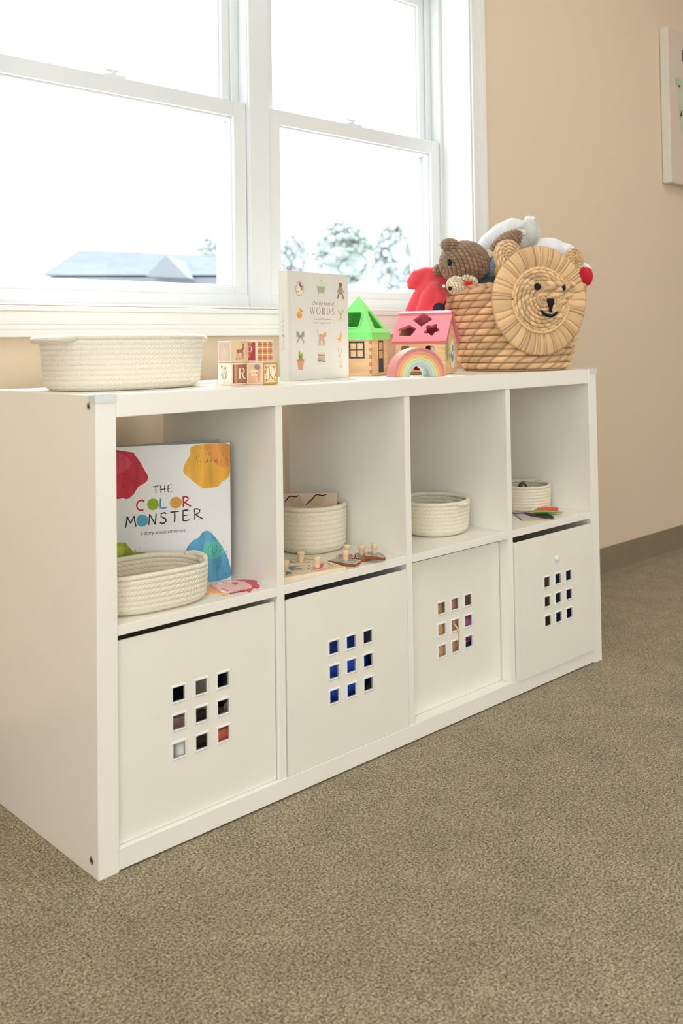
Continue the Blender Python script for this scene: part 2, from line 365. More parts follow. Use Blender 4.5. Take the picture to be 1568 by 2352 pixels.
# casing round the window opening (moulded in three steps), and the lining of the deep opening
b = MB(); c0 = .07
b.ring(WX0-.066, WX1+.066, WZ0-.066, WZ1+.066, .016, WY-.020, WY)
b.ring(WX0-.052, WX1+.052, WZ0-.052, WZ1+.052, .012, WY-.0165, WY)
b.ring(WX0-.041, WX1+.041, WZ0-.041, WZ1+.041, .0285, WY-.013, WY)
b.ring(WX0-.013, WX1+.013, WZ0-.013, WZ1+.013, .011, WY-.017, WY)
struct(b.build('trim_1', M_TRIM, bevel=.0022))
b = MB(); b.ring(WX0-.001, WX1+.001, WZ0-.001, WZ1+.001, .005, WY-.010, WY+.22); struct(b.build('trim_2', M_TRIM, bevel=.001))
FY = WY+.100                  # front of the window frame
def window(name, x0, x1):
    w = bpy.data.objects.new(name, None); COL.objects.link(w); w.location = ((x0+x1)/2, FY, WZ0); struct(w); w.empty_display_size = .05
    rel = V(w.location)
    b = MB(); z0, z1 = WZ0+.003, WZ1-.003
    b.ring(x0, x1, z0, z1, (.014, .014, .036, .022), FY, FY+.11)
    for dx in (0, 1):                                            # sash tracks beside the upper sash
        for k, (w_, ya, yb) in enumerate(((.024, .034, .040), (.020, .046, .050), (.022, .078, .11))):
            if dx == 0: b.box((x0+.014, FY+ya, z0+.03), (x0+.014+w_, FY+yb, z1-.02))
            else: b.box((x1-.014-w_, FY+ya, z0+.03), (x1-.014, FY+yb, z1-.02))
    b.build('window_frame', M_VINYL, w, bevel=.0015, rel=rel)
    sx0, sx1 = x0+.0155, x1-.0155
    def sash(z0, z1, st, rb, rt, y0, y1, gl):
        b = MB(); b.ring(sx0, sx1, z0, z1, (st, st, rb, rt), y0, y1)
        b.ring(sx0+st-.001, sx1-st+.001, z0+rb-.001, z1-rt+.001, .006, y0+.010, y1-.004)
        s = b.build('sash', M_VINYL, w, bevel=.002, rel=rel)
        b = MB(); b.ring(sx0+st-.0005, sx1-st+.0005, z0+rb-.0005, z1-rt+.0005, .0045, gl-.0035, gl-.0003); b.build('glazing_seal', flat('#7f98ac'), s, rel=rel)
        b = MB(); b.box((sx0+st, gl, z0+rb), (sx1-st, gl+.003, z1-rt)); b.build('glass_pane', M_GLASS, s, rel=rel)
        return s
    lo = sash(.9625, 1.4622, .040, .024, .040, FY+.003, FY+.033, FY+.018)
    up = sash(1.425, 1.945, .048, .040, .052, FY+.041, FY+.075, FY+.058)
    cx = (sx0+sx1)/2-.02; b = MB()                               # sash lock on the meeting rail
    b.prism([rrect(-.032, 0, .032, .020, .006)], V((cx, FY+.008, 1.4622)), X, Y, .006)
    b.lathe([(.008,0),(.009,.006),(.007,.011)], (cx-.004, FY+.018, 1.468), 14)
    b.prism([rrect(-.028, -.005, .010, .005, .004)], V((cx, FY+.016, 1.475)), X, Y, .005)
    b.build('sash_lock', M_VINYL, lo, bevel=.0008, rel=rel)
    return w
MULL = (.752, .8242)
window('window_1', WX0+.003, MULL[0]+.0145); window('window_2', MULL[1]-.0145, WX1-.003)
b = MB(); b.box((MULL[0]+.003, FY-.006, WZ0+.0045), (MULL[1]-.003, FY+.09, WZ1-.0045)); struct(b.build('trim_3', M_VINYL, bevel=.002))
# ceiling lamps
M_DIFF = mat('lamp_diffuser', (.9, .88, .82), .6, emit=((1, .99, .96), CEILING_LAMP))
def ceiling_light(x, y, lab):
    t = thing('ceiling_light', lab, 'ceiling light', (x, y, CZ-.03), 0, 'square ceiling lamps')
    b = MB(); b.box((-.62, -.62, -.03), (.62, -.585, .029)); b.box((-.62, .585, -.03), (.62, .62, .029)); b.box((-.62, -.585, -.03), (-.585, .585, .029)); b.box((.585, -.585, -.03), (.62, .585, .029))
    b.build('frame', M_TRIM, t)
    b = MB(); b.box((-.585, -.585, -.012), (.585, .585, .02)); b.build('diffuser', M_DIFF, t)
ceiling_light(-.6, -1.0, 'white framed ceiling lamp on the left half of the ceiling')
ceiling_light(1.9, -1.0, 'white framed ceiling lamp on the right half of the ceiling')

# ------------------------------------------------------------------ outdoors
b = MB()
N_ = 40; vs = []; fs = []
for j in range(N_+1):
    for i in range(N_+1):
        x = -60+i*4.5; y = 1.2+j*3.0
        d = (V((x, y, 0))-V((CAM.x, CAM.y, 0))).dot(FWD); la = (V((x, y, 0))-CAM).dot(RIGHT)
        z = -.6+2.05*max(0, min(1, (y-4)/18))+.25*noise.noise(V((x*.12, y*.12, 0)))
        vs.append((x, y, z))
for j in range(N_):
    for i in range(N_): k = j*(N_+1)+i; fs.append((k, k+1, k+N_+2, k+N_+1))
b.add(vs, fs, None, True); g = struct(b.build('outdoor_ground', mat('pale_ground', (.78, .80, .82), .9, .1, noise_amt=(.3, .08, (1,1,1)))))
M_ROOF = mat('blue_grey_shingle', (.095, .118, .15), .8, .2, noise_amt=(3, .12, (1, 1, 4)))
M_SIDING = mat('pale_siding', (.15, .165, .18), .7, .2, noise_amt=(2, .04, (1, 1, 12)))
D = 26.
t = thing('house', 'grey roofed house with a front gable seen through left window', 'house', at(320, 720, D+1) - V((0,0,.6)))
T0 = V(t.location)
def P(px, py, d): return at(px, py, d)-T0
b = MB()
e0, e1, e2, e3 = P(92, 632, D-1), P(565, 632, D-1), P(555, 640, D+5), P(140, 640, D+5)
r0, r1 = P(183, 573, D+2), P(512, 588, D+2)
vs = [e0, e1, e2, e3, r0, r1]
b.add(vs, [(0,1,5,4),(1,2,5),(2,3,4,5),(3,0,4),(3,2,1,0)]); b.build('roof', M_ROOF, t)
b = MB(); k = [p+V((0,0,-2.2)) for p in (e0,e1,e2,e3)]
b.add([e0*.97,e1*.97,e2*.97,e3*.97]+k, [(0,4,5,1),(1,5,6,2),(2,6,7,3),(3,7,4,0),(4,7,6,5)]); b.build('wall', M_SIDING, t)
b = MB(); g0, g1, g2 = P(335, 634, D-2.2), P(432, 638, D-2.2), P(381, 586, D-2.2); bk = (FWD*4)
b.add([g0, g1, g2, g0+bk, g1+bk, g2+bk], [(0,1,2),(0,2,5,3),(1,4,5,2),(3,5,4),(0,3,4,1)]); b.build('gable', M_SIDING, t)
M_LEAF = [mat('hazy_leaf', (.30, .34, .315), .9, .1, noise_amt=(1.5, .3, (1,1,1))), mat('hazy_leaf_grey', (.33, .36, .36), .9, .1, noise_amt=(1.5, .3, (1,1,1)))]  # outdoor haze and glare put into the pale leaf colours
M_BARK = mat('bark', (.22, .19, .17), .9, .1, noise_amt=(8, .3, (1,1,.2)))
def tree(px, py, d, w, h, lab, k):
    base = at(px, 700, d); t = thing('tree', lab, 'tree', base, 0, 'trees outside the window'); c = at(px, py, d)-base
    rnd = random.Random(px); b = MB()
    for i in range(26):
        a = rnd.uniform(0, 2*PI); zz = rnd.uniform(-.75, .6); rr = math.sqrt(max(0, 1-zz*zz))*rnd.uniform(0, .6)
        b.ball(c+V((math.cos(a)*rr*w, math.sin(a)*rr*w, zz*h)), (.33*w, .33*w, .26*h), None, 10, 7)
    for i in range(240):
        a = rnd.uniform(0, 2*PI); zz = rnd.uniform(-1, 1); rr = math.sqrt(max(0, 1-abs(zz)**1.5))*rnd.uniform(.35, 1)
        p = c+V((math.cos(a)*rr*w, math.sin(a)*rr*w, zz*h)); b.ball(p, (rnd.uniform(.06, .15)*w, rnd.uniform(.06, .15)*w, rnd.uniform(.05, .12)*h), None, 7, 5)
    b.build('crown', M_LEAF[k], t)
    b = MB(); b.tube([V((0,0,-2)), c*.5, c], [.16, .12, .06], 8); b.build('trunk', M_BARK, t)
tree(676, 590, 30, .50, .70, 'hazy low tree outside right window pane, leftmost of the trees there', 1)
tree(792, 582, 34, 1.2, 1.1, 'hazy broad tree outside the middle of right window pane', 0)
tree(905, 590, 32, .85, 1.15, 'hazy tall tree outside the right edge of right window pane', 1)
tree(478, 582, 44, .7, .7, 'small hazy tree beyond the house, seen through left window', 0)

# ------------------------------------------------------------------ cube shelf unit
TO, TD, OP = .0373, .017, .335
UW, UH, UD = 2*TO+4*OP+3*TD, 2*TO+2*OP+TD, .382
DX = [TO+OP, TO+2*OP+TD, TO+3*OP+2*TD]; ZS = TO+OP+TD
CELL = [(TO, DX[0]), (DX[0]+TD, DX[1]), (DX[1]+TD, DX[2]), (DX[2]+TD, UW-TO)]
u = thing('cube_shelf', 'long low white cube shelf with eight compartments, standing on the carpet under the window', 'shelf')
for i, x in enumerate((0, UW-TO)):
    b = MB(); b.box((x, 0, 0), (x+TO, UD, UH)); sp = b.build('side_panel', M_UNIT, u, bevel=.0012)
    if i == 0:
        for z in (.744, .0255):
            y = .021
            b = MB(); b.lathe([(.0062,-.001),(.0062,.0006),(.005,.0010),(.0028,.0010),(.0026,-.001)], (0, y, z), 20, axis=(-1,0,0)); b.lathe([(.0026,0),(.0026,.0011)], (0, y, z), 6, M_DARK, axis=(-1,0,0))
            b.m = [M_STEEL, M_DARK]; b.mi = [0 if j < len(b.mi)-8 else 1 for j in range(len(b.mi))]
            b.build('screw', None, sp)
b = MB(); b.box((TO, .0006, UH-TO), (UW-TO, UD, UH-.0004)); b.build('top_panel', M_UNIT, u, bevel=.0012)
b = MB(); b.box((TO, .0006, .003), (UW-TO, UD, TO)); b.build('bottom_panel', M_UNIT, u, bevel=.0012)
for x in DX:
    b = MB(); b.box((x, .003, TO), (x+TD, UD-.001, UH-TO)); b.build('divider', M_UNIT, u, bevel=.001)
for x0, x1 in CELL:
    b = MB(); b.box((x0, .0045, TO+OP), (x1, UD-.001, ZS)); b.build('shelf_board', M_UNIT, u, bevel=.001)
def corner_guard(x, sgn, lab):
    t = thing('corner_guard', lab, 'corner guard', (x, 0, UH), 0, 'clear corner guards')
    b = MB(); w = .037
    xa, xb = (-.0025, w) if sgn < 0 else (-w*.75, .0025)
    b.box((xa, -.0030, -.0130), (xb, -.0004, .003)); b.box((xa, -.0004, .0004), (xb, .026, .003))
    xs = (-.0025, -.0004) if sgn < 0 else (.0004, .0025)
    b.box((xs[0], -.0004, -.0115), (xs[1], .020, .0004))
    b.build('shell', M_CLEARP, t, bevel=.0015)
corner_guard(0, -1, 'clear plastic corner guard on the near left top corner of the shelf')
corner_guard(UW, 1, 'clear plastic corner guard on the far right top corner of the shelf')

# ------------------------------------------------------------------ storage boxes with nine square holes
def storage_box(ci, y0, lab, plug=False):
    x0, x1 = CELL[ci]; xa, xb = x0+.0025, x1-.0025; zt = .3255
    t = thing('storage_box', lab, 'storage box', ((x0+x1)/2, y0, TO), 0, 'white boxes with nine square holes'); hw = (xb-xa)/2; cz = .1645; ho = .0118
    b = MB(); holes = []
    for r in (-1, 0, 1):
        for c in (-1, 0, 1):
            holes.append([(c*.0465-ho, cz+r*.047-ho), (c*.0465+ho, cz+r*.047-ho), (c*.0465+ho, cz+r*.047+ho), (c*.0465-ho, cz+r*.047+ho)])
    b.prism([rrect(-hw, .0006, hw, zt, .004)]+holes, V((0, .0022, 0)), X, Z, .0022)
    b.build('front_panel', M_BOX, t)
    b = MB(); dp = UD-.02-max(y0, 0)
    b.box((-hw, .0022, .0006), (-hw+.003, dp, zt-.002)); b.box((hw-.003, .0022, .0006), (hw, dp, zt-.002)); b.box((-hw+.003, dp-.003, .0006), (hw-.003, dp, zt-.002)); b.box((-hw+.003, .0022, .0006), (hw-.003, dp-.003, .004))
    b.build('box_body', M_BOX, t)
    for r in (1, 0, -1):
        for c in (-1, 0, 1):
            b = MB(); ox, oz = c*.0465, cz+r*.047; s0, s1, s2 = .0118, .0134, .0157
            pr = [(s0, .001), (s0, -.0014), (s1, -.0024), (s2-.0012, -.0017), (s2, .0)]
            vs = []
            for s_, yy in pr: vs += [(ox-s_, yy, oz-s_), (ox+s_, yy, oz-s_), (ox+s_, yy, oz+s_), (ox-s_, yy, oz+s_)]
            fs = []
            for j in range(len(pr)-1):
                for i in range(4): k = (i+1) % 4; fs.append((j*4+i, (j+1)*4+i, (j+1)*4+k, j*4+k))
            b.add(vs, fs); b.build('hole_frame', M_TRIM, t)
    if plug:
        b = MB(); b.lathe([(.0085,0),(.0088,.002),(.007,.0045),(.003,.0058)], (-.003, 0, .2615), 20, axis=(0,-1,0)); b.build('plug', M_TRIM, t)
    return t
storage_box(0, .0105, 'white box with square holes showing mixed toys, under the cubby with the picture book')
storage_box(1, .0018, 'white box with square holes showing blue cloth, second from the left in the bottom row')
storage_box(2, .0300, 'white box with square holes, pushed deepest into its cubby, peach and pink toys inside')
storage_box(3, -.0065, 'white box with a round plug above its square holes, rightmost in the bottom row', True)
# what shows behind the holes
def crumple(name, c, r, amt, mt, lab, cat, seed):
    b = MB(); b.ball((0,0,0), r, None, 40, 24); vs = []
    for p in b.v:
        p = V(p); q = p.normalized(); k = 1+amt*noise.noise(q*2.6+V((seed, 0, 0)))+amt*.5*noise.noise(q*6+V((0, seed, 0)))
        p = p*k; p.z = max(p.z, -r[2]*.93); vs.append(tuple(V(c)+p))
    b.v = vs; return solo(b, name, lab, cat, mt)
X0, X1 = CELL[0]; cx1 = (X0+X1)/2; ZB = TO+.0046
def hole(ci, r, c, y): x0, x1 = CELL[ci]; return V(((x0+x1)/2+c*.0465, y, TO+.1645+r*.047))
def bxs(x0, y0, x1, y1, zt, lab, col, name='toy_block', cat='toy'):
    b = MB(); b.box((x0, y0, ZB), (x1, y1, zt)); solo(b, name, lab, cat, flat(col), bevel=.003)
bxs(cx1-.040, .058, cx1+.022, .085, .187, 'dusty pink toy block behind the left middle hole of the leftmost box', '#e6bdb1')
bxs(cx1+.040, .024, cx1+.096, .042, .156, 'orange toy block behind the lower right hole of the leftmost box', '#e87a55')
bxs(cx1+.095, .048, cx1+.150, .100, .163, 'tan wooden toy block under the pink bow in the leftmost box', '#eec083')
bxs(cx1-.150, .150, cx1+.150, .180, .275, 'dark navy toy board standing at the back inside the leftmost box', '#2a3346', 'toy_board')
bxs(cx1+.012, .040, cx1+.036, .052, .192, 'dark brown toy block behind the centre hole of the leftmost box', '#4a392d')
b = MB(); b.lathe([(.017,0),(.0195,.03),(.020,.06),(.019,.108),(.012,.121)], (cx1-.028, .035, ZB), 24); solo(b, 'toy_cup', 'grey white toy cup behind the lower left hole of the leftmost box', 'toy', flat('#e8e8e2'))
b = MB(); pr = []
for i in range(44): pr.append((.0225+(.0009 if i % 2 else 0), i*.0048))
b.lathe(pr, (cx1+.062, .092, ZB), 28); solo(b, 'toy_cup', 'ribbed grey toy cylinder behind the top middle hole of the leftmost box', 'toy', flat('#d6d0c4'))
b = MB(); w0 = V((cx1+.108, .062, .163+.0115))
b.ball(w0+V((-.012,0,0)), (.011,.006,.011)); b.ball(w0+V((.012,0,-.001)), (.011,.006,.009)); b.ball(w0+V((0,0,-.002)), (.004,.006,.005)); solo(b, 'fabric_bow', 'pale pink fabric bow behind the right middle hole of the leftmost box', 'bow', flat('#e3c6c6'), mods=fuse(.002, 2))
x0, x1 = CELL[1]
crumple('blue_cloth', ((x0+x1)/2+.032, .160, TO+.0046+.115), (.120, .135, .124), .10, mat('royal_blue_cloth', (.03, .11, .72), .6, .3, noise_amt=(12, .45, (1,1,1))), 'royal blue cloth filling the second box, seen through its holes', 'cloth', 3)
x0, x1 = CELL[2]; xm = (x0+x1)/2
def sack(name, dx, y, r, h, col, lab, sx=1.):
    b = MB(); b.lathe([(r*.6,0),(r*.95,h*.12),(r,h*.4),(r*.97,h*.7),(r*.7,h*.93),(r*.2,h)], (xm+dx, y, ZB), 24, sx=sx); return solo(b, name, lab, 'toy', mat('plush_'+col.strip('#'), col, .9, .15, noise_amt=(40, .14, (1,1,1)), bump=(300, .3, .002)))
sack('plush_toy', -.030, .064, .023, .245, '#f6c98e', 'peach plush toy behind the left holes of the third box')
sack('plush_toy', .019, .064, .022, .25, '#f2b797', 'salmon plush toy behind the middle holes of the third box', .98)
sack('plush_toy', .118, .098, .027, .255, '#f9bdb6', 'light pink plush toy behind the upper right hole of the third box', .9)
b = MB(); b.lathe([(.011,.106),(.020,.116),(.0235,.134),(.019,.154),(.009,.161),(.006,.162)], (xm+.075, .060, ZB), 24); b.lathe([(.010,0),(.0105,.108)], (xm+.075, .060, ZB), 12); solo(b, 'toy_rattle', 'magenta toy rattle behind the right middle hole of the third box', 'toy', flat('#cf74b2'))
b = MB(); b.box((-.035,-.006,0),(.04,.006,.104), None, Matrix.Translation((xm+.082, .0415, ZB))); solo(b, 'toy_block', 'dark navy block behind the lower right hole of the third box', 'toy', flat('#1b2b3e'), bevel=.003)
b = MB(); p0 = hole(2, 0, 0, .029); b.tube([p0+V((.001,.02,.010)), p0+V((.002,.003,-.001)), p0+V((.004,-.0045,-.010)), p0+V((.007,-.004,-.018)), p0+V((.0085,-.0035,-.030)), p0+V((.0095,.001,-.037)), p0+V((.009,.008,-.055))], [.0022,.0022,.002,.0016,.0013,.0011,.001], 8); solo(b, 'yellow_ribbon', 'yellow ribbon hanging out of the centre hole of the third box', 'ribbon', flat('#e3c279'), base=p0)
x0, x1 = CELL[3]; xm = (x0+x1)/2
crumple('brown_cloth', (xm+.030, .085, TO+.0046+.12), (.055, .055, .129), .15, mat('brown_cloth', (.24, .13, .06), .9, .1, noise_amt=(30, .5, (1,1,1))), 'brown furry toy behind the left holes of the rightmost box', 'toy', 5)
crumple('navy_cloth', (xm+.125, .075, TO+.0046+.115), (.034, .055, .124), .12, mat('navy_cloth', (.07, .09, .24), .8, .2, noise_amt=(14, .4, (1,1,1))), 'navy cloth behind the middle and right holes of the rightmost box', 'cloth', 9)

# ------------------------------------------------------------------ rope baskets
def rope_basket(lab, loc, a, b_, h, coils, rz=0, sq=2.3, taper=.06, mt=None, handles=(), rimdip=None):
    t = thing('rope_basket', lab, 'basket', loc, rz, 'cream rope baskets'); mt = mt or M_ROPE; mb = MB(); n = 96; ch = h/coils; rr = ch*.5
    prof = [(0, .0, 0)]                                           # (height, offset, is bottom centre)
    K = 7
    rows = []
    for i in range(coils-1):
        for k in range(K):
            tt = k/K; z = (i+tt)*ch; s_ = 1-taper*(1-z/h)**1.5
            ins = .012*max(0, 1-z/(ch*1.6))**2
            rows.append((z, s_, -ins+rr*.42*math.sin(PI*tt)**.5 - rr*.42))
    zt = (coils-1)*ch
    rows.append((zt, 1, -rr*.42))
    inner = []
    for i in range(coils-2, -1, -1):
        for k in range(K):
            tt = 1-k/K; z = (i+tt)*ch; s_ = 1-taper*(1-z/h)**1.5
            inner.append((max(z, ch*.35), s_, -2*rr*.7-rr*.42*math.sin(PI*(1-tt))**.5+rr*.1))
    allr = rows+inner; vs = []
    def se(th): c, s = math.cos(th), math.sin(th); return (math.copysign(abs(c)**(2/sq), c), math.copysign(abs(s)**(2/sq), s))
    def ring(z, s_, off, dip=True):
        out = []
        for i in range(n):
            th = 2*PI*i/n; x, y = se(th); dz = (rimdip(th)*(z/h)**3 if rimdip else 0)
            out.append(V((x*(a*s_+off), y*(b_*s_+off), z+dz)))
        return out
    for j, (z, s_, off) in enumerate(allr):
        rg = ring(z, s_, off)
        for i, p in enumerate(rg): mb.uv[j*n+i] = (2*PI*i/n*(a+b_)/2, z); vs.append(p)
    fs = []
    for j in range(len(allr)-1):
        for i in range(n): k = (i+1) % n; fs.append((j*n+i, j*n+k, (j+1)*n+k, (j+1)*n+i))
    fs.append(tuple(reversed(range(n)))); fs.append(tuple((len(allr)-1)*n+i for i in range(n)))
    mb.add(vs, fs, None, True); mb.build('basket_body', mt, t)
    mb = MB(); cen = ring(h-rr*1.02, 1, -rr*1.1); m_ = 12; vs = []; fs = []
    for i, p in enumerate(cen):
        d = (cen[(i+1) % n]-cen[i-1]).normalized(); o = d.cross(Z).normalized(); up = o.cross(d)
        for k in range(m_): q = 2*PI*k/m_; vs.append(p+o*(rr*1.12*math.cos(q))+up*(rr*1.12*math.sin(q))); mb.uv[i*m_+k] = (2*PI*i/n*(a+b_)/2, rr*q)
    for i in range(n):
        for k in range(m_): i2 = (i+1) % n; k2 = (k+1) % m_; fs.append((i*m_+k, i*m_+k2, i2*m_+k2, i2*m_+k))
    mb.add(vs, fs, None, True); mb.build('rim', mt, t)
    for (th0, th1, out, dz, rad) in handles:
        mb = MB(); path = []
        for i in range(17):
            s = i/16; th = th0+(th1-th0)*s; x, y = se(th); k = math.sin(PI*s)**.7
            path.append(V((x*(a-rr+out*k), y*(b_-rr+out*k), h-rr+dz*k)))
        mb.tube(path, rad, 10, uvrope=True); mb.build('handle', mt, t)
    return t
d2 = math.radians
rope_basket('large white oval rope basket with two loop handles, on top of the shelf at left', (.1705, .199, UH), .158, .108, .0985, 11, d2(2), 2.25, .05, M_ROPEW, handles=((d2(155), d2(212), .022, -.004, .0062), (d2(-25), d2(32), .020, -.006, .0058)))
rope_basket('empty low cream rope basket in front of the picture book in the left cubby', (.147, .0875, ZS), .108, .077, .069, 8, d2(-4), 2.7, .05, None, handles=((d2(-16), d2(22), .004, .004, .005),), rimdip=lambda th: -.003*math.cos(2*th)-.002)
rope_basket('tall cream rope basket holding puzzle boards, in the second cubby', (.6405, .2140, ZS), .0785, .079, .100, 10, 0, 2.2, .04, handles=((d2(185), d2(225), .003, 0, .0045),))
rope_basket('empty round cream rope basket in the third cubby', (.963, .139, ZS), .0875, .0875, .079, 9, d2(0), 2.1, .07, handles=((d2(262), d2(300), .005, -.003, .005),))
rope_basket('small cream rope basket with dark leaves inside, in the rightmost cubby', (1.338, .147, ZS), .073, .071, .071, 9, d2(20), 2.1, .06, handles=((d2(-35), d2(5), .003, .005, .0045),))

# ------------------------------------------------------------------ letter blocks
BS = .0425; M_BLK = mat('cream_block_wood', (.80, .72, .58), .5, .3, noise_amt=(30, .05, (1,1,1)))
def block(lab, x, y, z, rz, left, front):
    t = thing('letter_block', lab, 'toy block', (x, y, z), rz, 'wooden letter blocks')
    b = MB(); b.box((0,0,0),(BS,BS,BS)); b.build('cube', M_BLK, t, bevel=.0012)
    for nm, fn, O, uu in (('left_print', left, V((0,BS,0)), -Y), ('front_print', front, V((0,0,0)), X)):
        b = MB(); fn(b, O, uu, Z); b.build(nm, None, t)
C_CREAM = '#f4ead4'
def panel(b, O, u_, v_, col, e=.0035, h=.0002): b.poly([(e,e),(BS-e,e),(BS-e,BS-e),(e,BS-e)], O, u_, v_, h, flat(col))
def f_A(b, O, u_, v_): panel(b, O, u_, v_, '#e0c9bd'); serif(b, 'A', .0185, (.0125, .0115), O, u_, v_, .0004, flat(C_CREAM))
def f_deer(b, O, u_, v_):
    panel(b, O, u_, v_, '#e2c7a0', .0006); k = flat('#a8705a'); k2 = flat('#cbab88'); s = lambda q: [(a*BS, c*BS) for a, c in q]
    b.poly(s(ell(.42, .18, .22, .05)), O, u_, v_, .0003, k2)
    b.poly(s([(.32,.60),(.30,.42),(.36,.46),(.58,.46),(.66,.44),(.70,.66),(.62,.64),(.58,.60)]), O, u_, v_, .0004, k)
    b.poly(s([(.62,.6),(.70,.6),(.74,.84),(.70,.88),(.62,.80),(.66,.76)]), O, u_, v_, .0004, k)
    for q in ([(.33,.46),(.31,.18)],[(.40,.46),(.46,.2)],[(.62,.46),(.62,.16)],[(.67,.48),(.68,.18)]): b.stroke(s(q), .035*BS, O, u_, v_, .0004, k)
    for q in ([(.68,.84),(.60,.92),(.57,.98)],[(.72,.85),(.78,.92),(.80,.98)],[(.61,.91),(.64,.96)]): b.stroke(s(q), .02*BS, O, u_, v_, .0004, k)
def f_P(b, O, u_, v_):
    panel(b, O, u_, v_, '#c4605f'); s = lambda q: [(a*BS, c*BS) for a, c in q]
    b.poly(s([(.08,.92),(.7,.92),(.55,.74),(.3,.66),(.08,.7)]), O, u_, v_, .0003, flat('#dd8f82')); b.poly(s([(.92,.2),(.92,.92),(.74,.92),(.8,.6),(.6,.3),(.4,.08),(.8,.08)]), O, u_, v_, .0003, flat('#a84b55'))
    serif(b, 'P', .020, (.0145, .0115), O, u_, v_, .0005, flat(C_CREAM))
def f_plaid(b, O, u_, v_):
    panel(b, O, u_, v_, '#d99a6c', .0025); s = lambda q: [(a*BS, c*BS) for a, c in q]
    for i in range(3):
        b.stroke(s([(.06,.2+.31*i),(.94,.2+.31*i)]), .07*BS, O, u_, v_, .00025, flat('#b9714a')); b.stroke(s([(.2+.31*i,.06),(.2+.31*i,.94)]), .07*BS, O, u_, v_, .0003, flat('#c27e55'))
    for i in range(2):
        b.stroke(s([(.06,.355+.31*i),(.94,.355+.31*i)]), .03*BS, O, u_, v_, .0004, flat('#f6e3c0')); b.stroke(s([(.355+.31*i,.06),(.355+.31*i,.94)]), .03*BS, O, u_, v_, .0004, flat('#f6e3c0'))
def f_flower(b, O, u_, v_):
    panel(b, O, u_, v_, '#f6f2e8', .0005); s = lambda q: [(a*BS, c*BS) for a, c in q]; g = flat('#b9b3ae')
    b.stroke(s([(.47,.06),(.48,.3),(.46,.6)]), .02*BS, O, u_, v_, .0003, g); b.stroke(s([(.47,.2),(.32,.5),(.30,.74)]), .02*BS, O, u_, v_, .0003, g); b.stroke(s([(.48,.25),(.55,.5),(.58,.7)]), .02*BS, O, u_, v_, .0003, g)
    for cx, cy, r in ((.30,.38,35),(.36,.48,25),(.64,.36,-38),(.62,.5,-20),(.46,.62,5)): b.poly(s(ell(cx, cy, .035, .17, 16, r)), O, u_, v_, .0004, g)
    for cx, cy in ((.31,.82),(.57,.75)): b.poly(s(ell(cx, cy, .06, .085)), O, u_, v_, .0005, flat('#d08a7a'))
def f_R(b, O, u_, v_):
    panel(b, O, u_, v_, '#a8735a'); s = lambda q: [(a*BS, c*BS) for a, c in q]
    b.stroke(s([(.24,.08),(.24,.92)]), .14*BS, O, u_, v_, .0003, flat('#c9987a')); b.stroke(s([(.13,.08),(.13,.92)]), .08*BS, O, u_, v_, .0003, flat('#8a5a44'))
    serif(b, 'R', .021, (.0165, .0115), O, u_, v_, .0004, flat(C_CREAM), bold=1.1)
def f_B(b, O, u_, v_):
    panel(b, O, u_, v_, '#ecc7a6'); s = lambda q: [(a*BS, c*BS) for a, c in q]
    b.poly(s([(.08,.55),(.4,.5),(.6,.2),(.5,.08),(.08,.08)]), O, u_, v_, .0003, flat('#e8b796')); b.poly(s(ell(.66,.8,.2,.12,24,-10)), O, u_, v_, .0003, flat('#a78f94')); b.poly(s([(.6,.7),(.86,.62),(.82,.3),(.72,.1),(.7,.3),(.6,.4)]), O, u_, v_, .00035, flat('#d9a98c'))
    serif(b, 'B', .018, (.0125, .0300), O, u_, v_, .0005, flat(C_CREAM), rot=-PI/2, bold=1.2)
def f_k(b, O, u_, v_):
    panel(b, O, u_, v_, '#c9974c', .0003); panel(b, O, u_, v_, '#f1e2c2', .0042, .0003); s = lambda q: [(a*BS, c*BS) for a, c in q]; g = flat('#c9974c')
    b.poly(s(ell(.5,.5,.32,.36)), O, u_, v_, .0004, g); b.poly(s(ell(.5,.5,.29,.33)), O, u_, v_, .0005, flat('#f1ead8'))
    for cx, cy, r in ((.2,.78,45),(.78,.8,-45),(.2,.2,-40),(.78,.2,40),(.86,.42,10),(.15,.6,-10)): b.poly(s(ell(cx, cy, .05, .1, 14, r)), O, u_, v_, .0006, g)
    serif(b, 'k', .023, (.0135, .0105), O, u_, v_, .0007, g)
block('bottom left letter block, showing a flower sprig and a white R', .3448, .1010, UH, 0, f_flower, f_R)
block('top left letter block, showing a white A and a deer', .3446, .1008, UH+BS+.0002, 0, f_A, f_deer)
block('bottom right letter block, showing a sideways white B and a golden k', .3856, .0555, UH, d2(8.7), f_B, f_k)
block('top right letter block, showing a P on dark red and an orange plaid', .3885, .0780, UH+BS+.0002, d2(1), f_P, f_plaid)

# ------------------------------------------------------------------ word book
bo = V((.528, .148, UH)); ba = d2(11.3); BW, BH, BT = .220, .2315, .0235
t = thing('board_book', 'upright off white board book of words between letter blocks and toy houses', 'book', bo, ba)
M_COVER = mat('cream_book_cover', (.70, .69, .64), .45, .4, noise_amt=(8, .015, (1,1,1))); M_PAGE = mat('book_pages', (.86, .85, .82), .7, .2, noise_amt=(300, .05, (.02, 1, .02)))
def cov(y0, y1, nm):
    b = MB(); b.prism([[(0,0)]+arc(BW-.008, .008, .008, .008, -90, 0, 5)+arc(BW-.008, BH-.008, .008, .008, 0, 90, 5)+[(0,BH)]], V((0, y1, 0)), X, Z, y1-y0); b.build(nm, M_COVER, t, bevel=.0008)
cov(0, .0022, 'front_cover'); cov(BT-.0022, BT, 'back_cover')
b = MB(); b.box((0, .0022, 0), (.003, BT-.0022, BH)); sp = b.build('spine', M_COVER, t, bevel=.0006)
